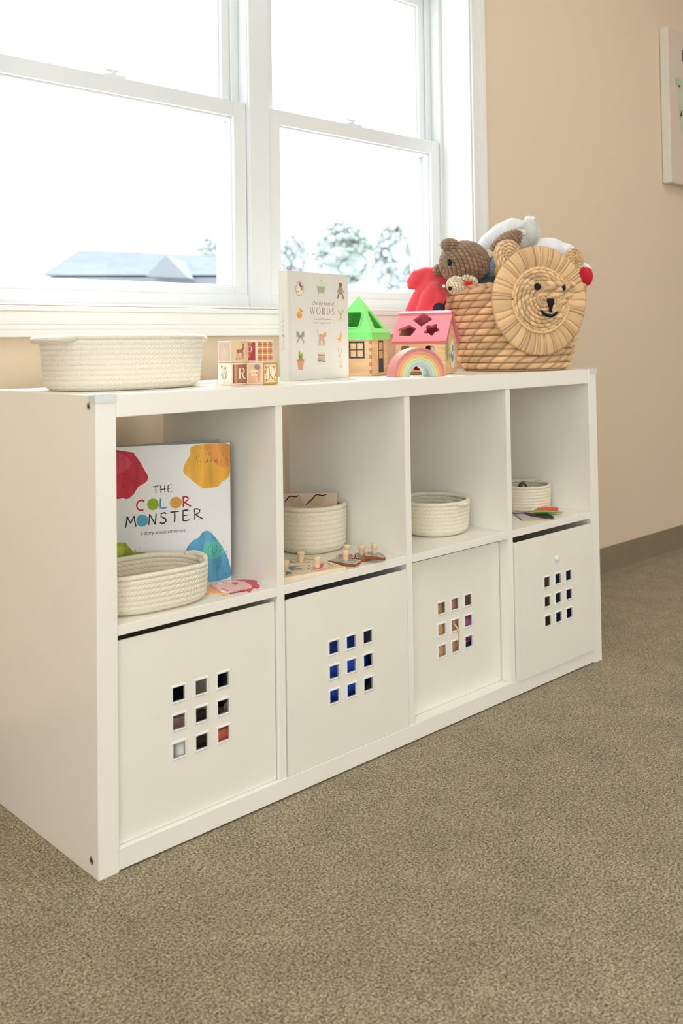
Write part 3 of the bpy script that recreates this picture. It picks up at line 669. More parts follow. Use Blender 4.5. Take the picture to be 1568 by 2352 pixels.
b = MB(); b.box((.003, .0022, .0012), (BW-.0015, BT-.0022, BH-.0012)); b.build('pages', M_PAGE, t, bevel=.003)
O, uu, vv = V((0, 0, 0)), X, Z
wo = bo; wu = V((math.cos(ba), math.sin(ba), 0))
def bk(px, py): return onplane(px, py, wo, wu, Z)
b = MB(); b.box((.0065, -.0003, .001), (.0085, .0002, BH-.001), flat('#d8d2c2')); b.build('hinge_groove', None, t)
b = MB()
def S(cx, cy, k): return lambda q: [(cx+a*k, cy+c*k) for a, c in q]
def at_b(px, py, hpx):                                            # centre and half height of a picture on the cover
    c = bk(px, py); e = bk(px, py+hpx); return S(c[0], c[1], c[1]-e[1])
h1, h2, h3 = .0002, .00035, .0005
s = at_b(688, 663.5, 17)                                          # plate of eggs
b.poly(s(ell(0,0,.9,1)), O, uu, vv, h1, flat('#8d9088')); b.poly(s(ell(0,0,.82,.92)), O, uu, vv, h2, flat('#ddd9cc'))
b.poly(s(ell(-.35,-.4,.35,.3)), O, uu, vv, h3, flat('#efe9da')); b.poly(s(ell(-.4,-.38,.16,.15)), O, uu, vv, .0006, flat('#e3a94f')); b.poly(s(ell(.3,-.6,.3,.26)), O, uu, vv, h3, flat('#efe9da')); b.poly(s(ell(.3,-.6,.14,.13)), O, uu, vv, .0006, flat('#e0a14b'))
b.stroke(s([(-.2,.8),(.1,.4),(.5,-.1)]), .0035, O, uu, vv, h3, flat('#8f6254')); b.stroke(s([(.05,.85),(.3,.5),(.7,.2)]), .0035, O, uu, vv, h3, flat('#a37563'))
b.build('cover_illustration', None, t); b = MB()
s = at_b(737, 662, 15)                                            # bathtub
b.poly(s([(-1.1,.35),(1.1,.3),(.85,-.5),(.6,-.72),(-.6,-.7),(-.9,-.45)]), O, uu, vv, h1, flat('#a9b095')); b.stroke(s([(-1.25,.4),(1.25,.36)]), .003, O, uu, vv, h2, flat('#d6d8c6'))
for x_ in (-.65,.65): b.stroke(s([(x_,-.65),(x_*1.15,-1.1)]), .002, O, uu, vv, h2, flat('#b9a888'))
b.poly(s(ell(0,.75,.3,.28)), O, uu, vv, h2, flat('#ddd8a8')); b.poly(s(ell(.05,1.15,.16,.18)), O, uu, vv, h2, flat('#c9b478')); b.poly(s(ell(.75,.6,.2,.16)), O, uu, vv, h2, flat('#c6cf9d'))
b.build('cover_illustration', None, t); b = MB()
s = at_b(781.5, 669, 19)                                          # teddy
br = flat('#b09580'); br2 = flat('#94765f')
b.poly(s(ell(0,.72,.34,.28)), O, uu, vv, h1, br2); b.poly(s(ell(0,.1,.42,.5)), O, uu, vv, h1, br)
for x_ in (-1, 1): b.poly(s(ell(.28*x_,.95,.12,.12)), O, uu, vv, h2, br2); b.stroke(s([(.25*x_,-.2),(.5*x_,-.6),(.62*x_,-.92)]), [.005,.0045,.005], O, uu, vv, h2, br2); b.stroke(s([(.3*x_,.35),(.55*x_,0),(.6*x_,-.2)]), .0035, O, uu, vv, h2, br)
b.build('cover_illustration', None, t); b = MB()
s = at_b(687.5, 720, 13)                                          # duck
b.poly(s(ell(-.05,-.3,.8,.62)), O, uu, vv, h1, flat('#e0a562')); b.poly(s(ell(.2,.5,.46,.44)), O, uu, vv, h2, flat('#e3ad6b')); b.poly(s([(.55,.6),(1.05,.45),(1.0,.28),(.55,.35)]), O, uu, vv, h3, flat('#c87f53')); b.poly(s(ell(.3,.62,.07,.07)), O, uu, vv, .0006, M_INK); b.stroke(s([(-.7,-.2),(-.3,-.45),(.2,-.3)]), .0016, O, uu, vv, h3, flat('#c5874a'))
b.build('cover_illustration', None, t); b = MB()
s = at_b(782, 724.5, 14)                                          # butterfly
w_ = flat('#d9cfb2')
for x_ in (-1, 1): b.poly(s([(0,.1),(.35*x_,.8),(.9*x_,1),(.85*x_,.4),(.5*x_,0)]), O, uu, vv, h1, w_); b.poly(s([(0,.1),(.5*x_,0),(.7*x_,-.5),(.5*x_,-1),(.15*x_,-.6)]), O, uu, vv, h1, flat('#e0d8bf')); b.stroke(s([(.05*x_,.1),(.85*x_,.95)]), .0008, O, uu, vv, h2, flat('#9a8562')); b.stroke(s([(.05*x_,0),(.5*x_,-.9)]), .0008, O, uu, vv, h2, flat('#9a8562'))
b.stroke(s([(0,.4),(0,-.6)]), .0022, O, uu, vv, h3, flat('#8a7350'))
b.build('cover_illustration', None, t); b = MB()
s = at_b(689.5, 775, 16)                                          # bow
for x_ in (-1, 1): b.poly(s([(0,.15),(.35*x_,.75),(.9*x_,.95),(.95*x_,.1),(.4*x_,0)]), O, uu, vv, h1, flat('#a89c99')); b.poly(s([(0,.1),(.3*x_,-.3),(.85*x_,-1),(.95*x_,-.6),(.4*x_,0)]), O, uu, vv, h1, flat('#b9aeaa')); b.stroke(s([(.05*x_,.15),(.75*x_,.7)]), .0009, O, uu, vv, h2, flat('#867b7b')); b.stroke(s([(.05*x_,.05),(.7*x_,-.7)]), .0009, O, uu, vv, h2, flat('#867b7b'))
b.poly(s(ell(0,.1,.2,.2)), O, uu, vv, h3, flat('#8f8483'))
b.build('cover_illustration', None, t); b = MB()
s = at_b(738, 776, 18)                                            # cat
ct = flat('#cda884')
b.poly(s(ell(.05,.05,.62,.42)), O, uu, vv, h1, ct); b.poly(s(ell(.8,.38,.26,.24)), O, uu, vv, h2, ct); b.poly(s([(.62,.5),(.66,.78),(.8,.58)]), O, uu, vv, h2, ct); b.poly(s([(.86,.56),(1.0,.76),(1.02,.48)]), O, uu, vv, h2, ct)
b.stroke(s([(-.5,.2),(-.75,.5),(-.78,.8),(-.95,1.05)]), [.003,.0022,.002,.0012], O, uu, vv, h2, ct)
for x_, d_ in ((-.45,-.2),(-.25,.1),(.35,0),(.5,.25)): b.stroke(s([(x_,-.2),(x_+d_*.5,-.6),(x_+d_,-1)]), [.004,.0028,.0022], O, uu, vv, h2, ct)
for x_ in (-.3, 0, .3): b.stroke(s([(x_,.4),(x_+.06,.1)]), .0015, O, uu, vv, h3, flat('#b98a63'))
b.build('cover_illustration', None, t); b = MB()
s = at_b(778.5, 774, 13)                                          # bananas
b.stroke(s([(.5,1),(.55,.3),(.2,-.3),(-.7,-.45)]), [.002,.0065,.0075,.002], O, uu, vv, h1, flat('#dcb35d')); b.stroke(s([(.52,.9),(.75,.1),(.5,-.6),(-.3,-.9)]), [.002,.006,.0065,.002], O, uu, vv, h2, flat('#e6c170')); b.stroke(s([(.48,1.05),(.52,.8)]), .0016, O, uu, vv, h3, flat('#7c6b3d'))
b.build('cover_illustration', None, t); b = MB()
s = at_b(690, 828, 23)                                            # cactus pot
b.poly(s([(-.55,-.05),(.55,-.05),(.38,-.95),(-.38,-.95)]), O, uu, vv, h1, flat('#cf9a80')); b.poly(s([(-.6,.12),(.6,.12),(.58,-.1),(-.58,-.1)]), O, uu, vv, h2, flat('#c68a6e'))
for x_, y_, r_, hh in ((-.18,.5,.16,.48),(.2,.42,.16,.36),(0,.3,.2,.24)): b.poly(s(ell(x_, y_, r_, hh)), O, uu, vv, h2, flat('#9fae4d'))
b.build('cover_illustration', None, t); b = MB()
s = at_b(738, 821, 12)                                            # book stack
for i, (c_, w2) in enumerate((('#5f5747', 1.3), ('#b59a6a', 1.25), ('#8f6b4b', 1.15), ('#c2a27c', 1.05))):
    y_ = -.95+i*.48; b.poly(s([(-w2,y_),(w2,y_+.06),(w2,y_+.44),(-w2+.05,y_+.40)]), O, uu, vv, h1, flat(c_)); b.stroke(s([(-w2+.15,y_+.2),(w2-.05,y_+.25)]), .0015, O, uu, vv, h2, flat('#e3d7bb'))
b.build('cover_illustration', None, t); b = MB()
s = at_b(781, 822, 23)                                            # rabbit
rb = flat('#d6d0c0'); b.poly(s(ell(.05,-.4,.36,.5)), O, uu, vv, h1, rb); b.poly(s(ell(-.1,.18,.24,.22)), O, uu, vv, h2, rb)
b.poly(s(ell(-.25,.68,.07,.38,16,12)), O, uu, vv, h2, flat('#c2b8a4')); b.poly(s(ell(.22,.66,.07,.36,16,-18)), O, uu, vv, h2, flat('#c2b8a4')); b.poly(s(ell(.1,-.85,.36,.12)), O, uu, vv, h2, flat('#c8c0ad')); b.poly(s(ell(-.16,.22,.04,.05)), O, uu, vv, h3, M_INK)
b.build('cover_illustration', None, t)
b = MB(); bn = flat('#a2755b'); tn = flat('#b08f78')
c = bk(741.5, 701); e = bk(741.5, 691); put_text(b, 'Our Big Book of', (e[1]-c[1])*1.25, (c[0], c[1]), O, uu, vv, h1, tn, .28, sx=1.0)
q0 = bk(711, 721.5); q1 = bk(767.5, 717.5); hh = bk(711, 705.5)[1]-q0[1]; wd = sum(SERIF[k][0] for k in 'WORDS')*hh; gap = (q1[0]-q0[0]-wd)/4; xx = q0[0]
for k in 'WORDS': serif(b, k, hh, (xx, q0[1]), O, uu, vv, h1, bn); xx += SERIF[k][0]*hh+gap
for yy, tx in ((733, 'A Collection of 100+ Foundational'), (741.5, 'Words for Language Development')):
    c = bk(739.5, yy+1.5); put_text(b, tx, .0046, c, O, uu, vv, h1, flat('#9a8a78'), sx=1.0)
for yy, tx in ((843, 'by Jane and Sage'),):
    pass
b.build('cover_lettering', None, t)
b = MB(); put_text(b, 'Our Big Book of Words', .0085, (.125, -.0145), V((0, 0, BH)), -Z, -Y, .0003, flat('#c9beb0'), .2, sx=1.0, align='CENTER')
b.poly(ell(.137, -.0125, .003, .0012, 16, 30), V((0,0,BH)), -Z, -Y, .0003, flat('#b5835e'))
b.v = [(-.0003, p[1], p[2]) for p in b.v]
b.build('spine_lettering', None, sp)

# ------------------------------------------------------------------ green roofed toy house
E0 = V((.8195, .1905, UH)); ga = math.atan2(.3686, .929); GS = .116; EH = .0865
t = thing('toy_house', 'wooden toy house with a bright green pyramid roof, behind the word book', 'toy house', E0, ga)
ov = .006
b = MB(); b.box((ov, ov, 0), (GS-ov, GS-ov, EH), M_WOOD); body = b.build('house_body', None, t, bevel=.001)
NAVY = flat('#39434c')
def win(b, O, u_, v_, w_, h_, bars=((0,.5),(.5,0))):
    fr = .0042; b.prism([[(0,0),(w_,0),(w_,h_),(0,h_)], [(fr,fr),(w_-fr,fr),(w_-fr,h_-fr),(fr,h_-fr)]], O, u_, v_, .0003, NAVY)
    b.stroke([(0,h_/2),(w_,h_/2)], .0022, O, u_, v_, .0004, NAVY); b.stroke([(w_/2,0),(w_/2,h_)], .0022, O, u_, v_, .0004, NAVY)
b = MB()
win(b, V((ov, .062, .041)), -Y, Z, .040, .040)                   # left face (towards -x): u runs from the far end to the near corner
b2 = MB()
O2 = V((.052, ov, .006))
b2.prism([[(0,0),(.030,0),(.030,.076),(0,.076)], [(.004,.034),(.026,.034),(.026,.072),(.004,.072)]], O2, X, Z, .0003, NAVY)
for zz in (.053,): b2.stroke([(0,zz),(.030,zz)], .002, O2, X, Z, .0004, NAVY)
b2.stroke([(.015,.034),(.015,.074)], .002, O2, X, Z, .0004, NAVY)
b.build('printed_window', None, body); b2.build('printed_door', None, body)
b = MB(); db = flat('#b98a5c')
for zz in range(5): b.box((ov-.0002, ov-.0002, .006+zz*.017), (ov+.006, ov+.005, .006+zz*.017+.008), db)
b.build('corner_joint', None, body)
M_GREEN = mat('green_plastic', (.20, .72, .19), .3, .5, noise_amt=(10, .02, (1,1,1)))
A0 = V((GS/2, GS/2, .190)); ez = EH+.0145
cor = [V((0,0,ez)), V((GS,0,ez)), V((GS,GS,ez)), V((0,GS,ez))]
b = MB(); hs = MB()
b.box((0,0,EH-.002),(GS,.004,ez)); b.box((0,GS-.004,EH-.002),(GS,GS,ez)); b.box((0,.004,EH-.002),(.004,GS-.004,ez)); b.box((GS-.004,.004,EH-.002),(GS,GS-.004,ez)); b.box((.004,.004,EH-.002),(GS-.004,GS-.004,EH+.001))
rims = []
for i in range(4):
    p, q = cor[i], cor[(i+1) % 4]; u_ = (q-p).normalized(); mid = (p+q)/2; v_ = (A0-mid).normalized(); L_ = (A0-mid).length
    if i in (1, 2):
        b.prism([[(0,0),(GS,0),(GS/2,L_)]], p, u_, v_, 0, M_GREEN, -.0035); continue
    hl = {3: rrect(GS/2-.020, .016, GS/2+.021, .058, .006), 0: [(GS/2-.026,.012),(GS/2+.030,.012),(GS/2+.012,.062),(GS/2-.004,.062)], 1: ell(GS/2,.034,.019,.019), 2: ell(GS/2,.034,.02,.015)}[i]
    if sum(hl[k][0]*hl[(k+1) % len(hl)][1]-hl[(k+1) % len(hl)][0]*hl[k][1] for k in range(len(hl))) < 0: hl = hl[::-1]
    b.prism([[(0,0),(GS,0),(GS/2,L_)], hl], p, u_, v_, 0, M_GREEN, -.0035)
    c_ = (sum(k[0] for k in hl)/len(hl), sum(k[1] for k in hl)/len(hl))
    if i in (3,):
        hs.prism([[(c_[0]+(k[0]-c_[0])*1.12, c_[1]+(k[1]-c_[1])*1.12) for k in hl], hl], p, u_, v_, .0022, M_GREEN, -.0005)
rf = b.build('roof', M_GREEN, t, bevel=.0008); hs.build('hole_rim', None, rf)

# ------------------------------------------------------------------ pink roofed shape sorter house
F0 = V((.9664, .0903, UH)); pa = math.atan2(.414, .910); PL, PG = .136, .128; ZE, ZR = .0795, .1535
t = thing('shape_sorter', 'wooden shape sorter house with a pink roof of cut out shapes, behind the toy rainbow', 'toy house', F0, pa)
b = MB(); o_ = .007; wt = .006                                   # local x = gable depth, local y = ridge length
sl = (ZR-ZE)/(PG/2)
def gz(x): return ZE-.004+sl*min(x, PG-x)-.006
gp = [(o_+.004, .001), (PG-o_-.004, .001), (PG-o_-.004, gz(PG-o_-.004)), (PG/2, gz(PG/2)), (o_+.004, gz(o_+.004))]
b.prism([gp], V((0, o_+wt, 0)), X, Z, wt, M_WOOD); b.prism([gp], V((0, PL-o_, 0)), X, Z, wt, M_WOOD)
fl_ = [rrect(.020, .030, .042, .068, .005), rrect(.080, .030, .104, .068, .005)]
zf = gz(o_+.004)
b.prism([[(o_+wt, .001), (PL-o_-wt, .001), (PL-o_-wt, zf), (o_+wt, zf)], fl_[0], fl_[1], rrect(.050, .010, .074, .036, .005)], V((o_+.004, PL, 0)), -Y, Z, 0, M_WOOD, -wt)
b.box((PG-o_-.004-wt, o_+wt, .001), (PG-o_-.004, PL-o_-wt, zf), M_WOOD); b.box((o_+.004, o_+wt, .001), (PG-o_-.004, PL-o_-wt, .007), M_WOOD)
body = b.build('house_body', None, t, bevel=.0008)
M_PINK = mat('pink_painted_wood', (.66, .16, .205), .45, .4, noise_amt=(10, .02, (1,1,1)))
SLN = math.hypot(PG/2, ZR-ZE)
uL, vS = -Y, V((PG/2, 0, ZR-ZE)).normalized()                    # front slope frame: origin at left eave end, u to the right
def pr_(px, py): return onplane(px, py, F0+Matrix.Rotation(pa, 3, 'Z') @ V((0, PL, ZE)), Matrix.Rotation(pa, 3, 'Z') @ uL, Matrix.Rotation(pa, 3, 'Z') @ vS)
dia = [pr_(*p) for p in ((947,735),(973,719),(994,733),(967,750))]
pen = [pr_(*p) for p in ((914.5,756.5),(939.5,746),(956.5,755),(942.5,771.5),(917,771.5))]
sc_ = pr_(991, 757); sta = []
for i in range(48):
    a_ = 2*PI*i/48; r_ = .0165*(1+.22*math.cos(5*a_+.5)); sta.append((sc_[0]+r_*math.cos(a_), sc_[1]+r_*math.sin(a_)*.98))
def ccw(q):
    return q if sum(q[k][0]*q[(k+1) % len(q)][1]-q[(k+1) % len(q)][0]*q[k][1] for k in range(len(q))) > 0 else q[::-1]
b = MB(); th = .009
b.prism([[(0,0),(PL,0),(PL,SLN),(0,SLN)], ccw(dia), ccw(pen), ccw(sta)], V((0, PL, ZE)), uL, vS, 0, M_PINK, -th)
vB = V((-PG/2, 0, ZR-ZE)).normalized()
b.prism([[(0,0),(PL,0),(PL,SLN),(0,SLN)]], V((PG, 0, ZE)), Y, vB, 0, M_PINK, -th)
b.build('roof', M_PINK, t, bevel=.0015)
b = MB(); gO = V((0, o_, 0))
GRN = flat('#7fae55')
b.poly([(.030,.030),(.036,.030),(.040,.050),(.047,.058),(.043,.075),(.046,.088),(.038,.100),(.030,.094),(.026,.080),(.029,.066),(.024,.052)], gO, X, Z, .0003, GRN)
b.poly(ell(.076, .048, .020, .036, 32), gO, X, Z, .0005, flat('#efe5c9')); b.poly(ell(.076, .048, .0185, .034, 32), gO, X, Z, .0006, flat('#e6dcc0'))
b.poly(ell(.074, .042, .012, .014, 24), gO, X, Z, .0008, flat('#6f9a9a')); b.poly(ell(.080, .061, .008, .009, 20), gO, X, Z, .0008, flat('#7ba7a8')); b.poly([(.062,.046),(.046,.050),(.048,.040),(.064,.038)], gO, X, Z, .0008, flat('#9db7a4')); b.poly(ell(.076,.050,.005,.006), gO, X, Z, .0009, flat('#e6dcc0'))
b.build('printed_sticker', None, body)
def loc(x, y, z): return F0+Matrix.Rotation(pa, 3, 'Z') @ V((x, y, z))
b = MB(); b.lathe([(.016,0),(.016,.066),(.014,.068)], loc(.036, .078, .0072), 24); solo(b, 'shape_block', 'red round block inside the pink roofed shape sorter', 'toy block', flat('#d2303f'))
b = MB(); b.box((-.016,-.016,0),(.016,.016,.060), None, Matrix.Translation(loc(.034, .104, .0072)) @ Matrix.Rotation(pa, 4, 'Z')); solo(b, 'shape_block', 'brown square block inside the pink roofed shape sorter', 'toy block', flat('#8a6248'), bevel=.001)
b = MB(); b.lathe([(.010,0),(.014,.02),(.014,.086),(.008,.094)], loc(.058, .044, .0072), 20); solo(b, 'shape_block', 'crimson peg inside the pink roofed shape sorter', 'toy block', flat('#8c1734'))
b = MB(); b.lathe([(.009,0),(.010,.03),(.010,.080),(.006,.086)], loc(.036, .040, .0072), 20); solo(b, 'shape_block', 'white peg inside the pink roofed shape sorter', 'toy block', flat('#eee6e4'))
b = MB(); b.lathe([(.011,0),(.012,.03),(.012,.098),(.006,.104)], loc(.064, .074, .0072), 20); solo(b, 'shape_block', 'dark red peg inside the pink roofed shape sorter', 'toy block', flat('#a81f3a'))

# ------------------------------------------------------------------ toy rainbow: nested arches
ro = V((.8386, .0598, UH)); ra = -d2(21.5)
t = thing('toy_rainbow', 'pastel wooden toy rainbow of nested arches in front of the pink roofed house', 'toy', ro, ra)
Rr = .0645; cols = ('#bf8079', '#dd917a', '#e5ad72', '#c5d398', '#bfcec1', '#afc0bd'); wds = (.0072,.0068,.0066,.0066,.0062,.0062)
for c_, w_ in zip(cols, wds):
    b = MB(); out = arc(0, 0, Rr, Rr, 0, 180, 40)+arc(0, 0, Rr-w_+.0003, Rr-w_+.0003, 180, 0, 40)
    b.prism([out], V((0, .040, 0)), X, Z, .040, None, 0, None, True)
    b.build('arch', mat('rainbow_'+c_.strip('#'), c_, .55, .3, noise_amt=(12, .03, (1,1,1))), t); Rr -= w_

# ------------------------------------------------------------------ lion basket
LB = V((1.320, .155, UH)); LH = .219
def lrad(z): k = z/LH; return .139+.047*k**.9
t = thing('lion_basket', 'round woven straw basket with a lion face, full of soft toys', 'basket', LB)
def weave(mb, rows, lobes, surf, amp, n_per=8, m_per=8, slant=.55, tone=None, rnd=None):
    """surf(theta, s) -> (point, normal); each row is a plait of slanted lobes"""
    rnd = rnd or random.Random(3); n = lobes*n_per; M_ = rows*m_per; vs = []; tones = []
    tn = [[rnd.uniform(.70, 1.12) for _ in range(lobes+1)] for _ in range(rows+1)]
    for j in range(M_+1):
        r_ = min(j//m_per, rows-1); tt = j/m_per-r_
        for i in range(n):
            th = 2*PI*i/n; p, nn = surf(th, j/M_)
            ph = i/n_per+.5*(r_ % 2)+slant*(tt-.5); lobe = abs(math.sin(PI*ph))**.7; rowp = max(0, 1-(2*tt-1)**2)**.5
            vs.append(p+nn*(amp*(rowp**.7*(.30+.70*lobe)-.5))); tones.append(tn[r_][int(ph) % lobes]*(.5+.5*min(1, rowp*1.5)*min(1, .1+1.3*lobe)))  # tone also paints shade into the gaps between lobes and rows
    fs = []
    for j in range(M_):
        for i in range(n): k = (i+1) % n; fs.append((j*n+i, j*n+k, (j+1)*n+k, (j+1)*n+i))
    mb.add(vs, fs, None, True); return tones
def ls(th, s): z = .004+s*(LH-.008); r = lrad(z)-.010*max(0, 1-z/.02)**2; d = V((math.cos(th), math.sin(th), 0)); return (d*r+Z*z, d)
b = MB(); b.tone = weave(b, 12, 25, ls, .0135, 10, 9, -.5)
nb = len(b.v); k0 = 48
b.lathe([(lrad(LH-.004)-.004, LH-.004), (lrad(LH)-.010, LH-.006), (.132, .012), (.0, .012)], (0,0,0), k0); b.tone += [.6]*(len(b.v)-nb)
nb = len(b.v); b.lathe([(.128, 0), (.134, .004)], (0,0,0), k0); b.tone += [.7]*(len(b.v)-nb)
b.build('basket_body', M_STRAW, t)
def coil(path_r, z, rad, lobes, amp=.25):
    mb = MB(); n = lobes*6; m_ = 10; tn = []; rnd = random.Random(int(z*1e4)); tl = [rnd.uniform(.75, 1.1) for _ in range(lobes+1)]; vs = []; fs = []
    for i in range(n):
        th = 2*PI*i/n; d = V((math.cos(th), math.sin(th), 0)); c_ = d*path_r+Z*z
        for k in range(m_):
            q = 2*PI*k/m_; ph = i/6+q/(2*PI); rr = rad*(1-amp+amp*abs(math.sin(PI*ph)))
            vs.append(c_+d*(rr*math.cos(q))+Z*(rr*math.sin(q))); tn.append(tl[int(ph) % lobes]*(.55+.45*abs(math.sin(PI*ph))))  # tone dips between turns: painted crease shade
    for i in range(n):
        for k in range(m_): i2 = (i+1) % n; k2 = (k+1) % m_; fs.append((i*m_+k, i*m_+k2, i2*m_+k2, i2*m_+k))
    mb.add(vs, fs, None, True); mb.tone = tn; return mb
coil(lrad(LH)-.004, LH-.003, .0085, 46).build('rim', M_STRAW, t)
na = d2(248); nn = V((math.cos(na), math.sin(na), 0)); eu = V((-nn.y, nn.x, 0)); eu = eu if eu.dot(RIGHT) > 0 else -eu
dc = at(1238, 690, 2.392)-LB
HX, HY = .134, .1365
b = MB(); rnd = random.Random(11); n = 540; rg = 14; tones = []; vs = []; fs = []; i0 = .585
seg = []; a_ = 0
while a_ < n:
    L_ = rnd.choice((4, 5, 6, 8, 12, 18, 22, 16, 5)); seg.append((a_, min(n, a_+L_), rnd.uniform(.80, 1.12), rnd.uniform(-.0012, .0014))); a_ += L_
lk = [None]*n
for s0, s1, tn, hh in seg:
    for i in range(s0, s1): lk[i] = (tn, hh, (i-s0)/max(1, s1-s0))
def pl(x, y, h): return dc+eu*x+Z*y+nn*h
for j in range(rg+1):
    s = i0+(1-i0)*j/rg
    for i in range(n):
        tn, hh, fr_ = lk[i]; a = 2*PI*i/n; wob = 1+.012*noise.noise(V((math.cos(a)*3, math.sin(a)*3, 1)))
        f_ = abs(fr_-.5)*2; h = .0035+hh*(s-i0)/(1-i0)*1.5+.0022*(1-f_**3)-.004*((s-i0)/(1-i0))**2*0+.006*math.sin(PI*(s-i0)/(1-i0))**.8
        vs.append(pl(HX*s*wob*math.cos(a), HY*s*wob*math.sin(a), h)); tones.append(tn*(1 if f_ < .85 else .62)*(1-.10*(1-(s-i0)/(1-i0)))*(1+.1*noise.noise(V((math.cos(a)*40, math.sin(a)*40, s*4)))))  # strip edges darkened: crease shade painted into the tone
vs2 = []
for i in range(n):
    a = 2*PI*i/n; wob = 1+.012*noise.noise(V((math.cos(a)*3, math.sin(a)*3, 1))); vs2.append(pl(HX*wob*math.cos(a), HY*wob*math.sin(a), -.004)); tones.append(.75)
for i in range(n): vs2.append(pl(.05*math.cos(2*PI*i/n), .05*math.sin(2*PI*i/n), -.004)); tones.append(.7)
for j in range(rg+2):
    for i in range(n): k = (i+1) % n; fs.append((j*n+i, (j+1)*n+i, (j+1)*n+k, j*n+k))
b.add(vs+vs2, fs, None, True); b.tone = tones; b.build('mane', M_RAFFIA, t)
b = MB(); FX, FYy = .0805, .0785
def fs_(th, s):                                                    # coiled face disc, domed
    r = max(.02, 1-s); x, y = FX*r*math.cos(th), FYy*r*math.sin(th)
    nrm = (nn+ (eu*math.cos(th)+Z*math.sin(th))*.35*r).normalized()
    return (pl(x, y, .0075+.012*(1-r*r)), nrm)
b.tone = weave(b, 8, 19, fs_, .0066, 8, 7, .45, None, random.Random(5))
face = b.build('lion_face', M_STRAW, t)
b = MB(); pth = [pl(FX*1.02*math.cos(2*PI*i/90), FYy*1.02*math.sin(2*PI*i/90), .008) for i in range(91)]
b.tube(pth, .0042, 8); b.tone = [.95+.15*math.sin(i*1.3) for i in range(len(b.v))]; b.build('face_border', M_STRAW, t)
M_YARN = mat('black_yarn', (.012, .014, .018), .8, .2, bump=(600, .6, .001))
def fp(px, py, h):                                                 # a point of the face disc seen at this place of the photograph
    a, c = onplane(px, py, LB+dc+nn*.018, eu, Z); r2 = (a/FX)**2+(c/FYy)**2; return pl(a, c, .0075+.012*(1-r2)+h)
for px, py in ((1230.5, 658.5), (1291, 661)):
    b = MB(); b.ball(fp(px, py, .008), (.0082,.0082,.0088)); b.build('eye', M_YARN, face)
b = MB(); q = [fp(px, py, .0035) for px, py in ((1252,688),(1260,685.5),(1270,688),(1267,698),(1261.5,706))]
b.tube([fp(1261,686.5,.006), fp(1261,692,.005), fp(1261.5,699,.005), fp(1262,708,.004), fp(1262.5,717,.004)], [.0095,.0105,.0078,.0052,.0038], 12, flatn=.6, up=nn); b.build('nose', M_YARN, face)
b = MB(); b.tube([fp(px, py, .0035) for px, py in ((1242,714),(1248,721.5),(1257,725),(1266,725.5),(1274,722.5),(1279,716))], [.003,.0038,.004,.004,.0038,.003], 8); b.build('mouth', M_YARN, face)
for px, py, sx_, rot_ in ((1170, 588, 1, .5), (1321, 596, -.55, -.5)):
    a, c = onplane(px, py, LB+dc, eu, Z); b = MB(); w_ = .039 if sx_ > 0 else .028
    def es(th, s, a=a, c=c, w_=w_):
        r = max(.03, 1-s); return (pl(a+w_*r*math.cos(th), c+w_*1.08*r*math.sin(th), -.004+.006*(1-r*r)), nn)
    b.tone = weave(b, 5, 13, es, .006, 6, 6, .6, None, random.Random(px)); nb = len(b.v)
    b.prism([ell(0, 0, w_, w_*1.08, 28)], pl(a, c, -.012), eu, Z, .008*(1 if eu.cross(Z).dot(nn) > 0 else -1)); b.tone += [.7]*(len(b.v)-nb)
    b.build('ear', M_STRAW, t)

# ------------------------------------------------------------------ soft toys in and by the lion basket
M_CROB = mat_tone('brown_crochet', (.30, .185, .115), .92, bump=(700, .3, .001), sheen=.3)
M_CROC = mat_tone('cream_crochet', (.78, .66, .46), .92, bump=(700, .3, .001), sheen=.3)
def knit_ball(c, r, rows, lobes, amp, axis, seed=1, squash=(1,1,1)):
    q = V((0,0,1)).rotation_difference(V(axis)).to_matrix()
    mb = MB()
    def sf(th, s):
        ph = PI*(.02+.96*s); d = q @ V((math.sin(ph)*math.cos(th), math.sin(ph)*math.sin(th), math.cos(ph)))
        p = V((d.x*r[0], d.y*r[1], d.z*r[2])); return (c+p, d)
    mb.tone = weave(mb, rows, lobes, sf, amp, 6, 5, .3, None, random.Random(seed))
    n = lobes*6; mb.add([], [tuple(reversed(range(n)))]); mb.add([], [tuple(range(len(mb.v)-n, len(mb.v)))])
    mb.f[-2] = tuple(reversed(range(n))); mb.f[-1] = tuple(range(len(mb.v)-n, len(mb.v)))
    return mb
LR = -RIGHT; toC = -FWD
bc = at(1066, 604, 2.45)
t = thing('crochet_bear', 'brown crochet bear lying with its head over the left rim of the lion basket', 'soft toy', bc-V((0,0,.12)), 0, 'soft toys in the lion basket'); tr = V(t.location)
ax = (-RIGHT*.86-FWD*.25-Z*.28).normalized()
knit_ball(bc, (.064,.064,.056), 17, 30, .0042, ax, 2).build('head', M_CROB, t, rel=tr)
e_ = at(1033, 563, 2.43); knit_ball(e_, (.028,.022,.0165), 7, 16, .0035, Z, 3).build('ear', M_CROB, t, rel=tr)
e_ = at(1006, 622, 2.50); knit_ball(e_, (.014,.012,.016), 5, 12, .003, Z, 3).build('muzzle', M_CROB, t, rel=tr)
b = MB(); b.ball(at(1032, 603, 2.391), (.006,.006,.0095)); b.build('eye', M_YARN, t, rel=tr)
knit_ball(at(1128, 650, 2.52), (.040,.040,.04), 12, 26, .0042, ax, 5).build('body', M_CROB, t, rel=tr)
ac = at(1160, 562, 2.505); b = knit_ball(V((0,0,0)), (.027,.027,.052), 14, 18, .004, Z, 6)
R_ = Z.rotation_difference((RIGHT*.78-DOWN*.62).normalized()).to_matrix(); b.v = [tuple(ac+R_ @ V(p)) for p in b.v]
b.build('arm', M_CROB, t, rel=tr)
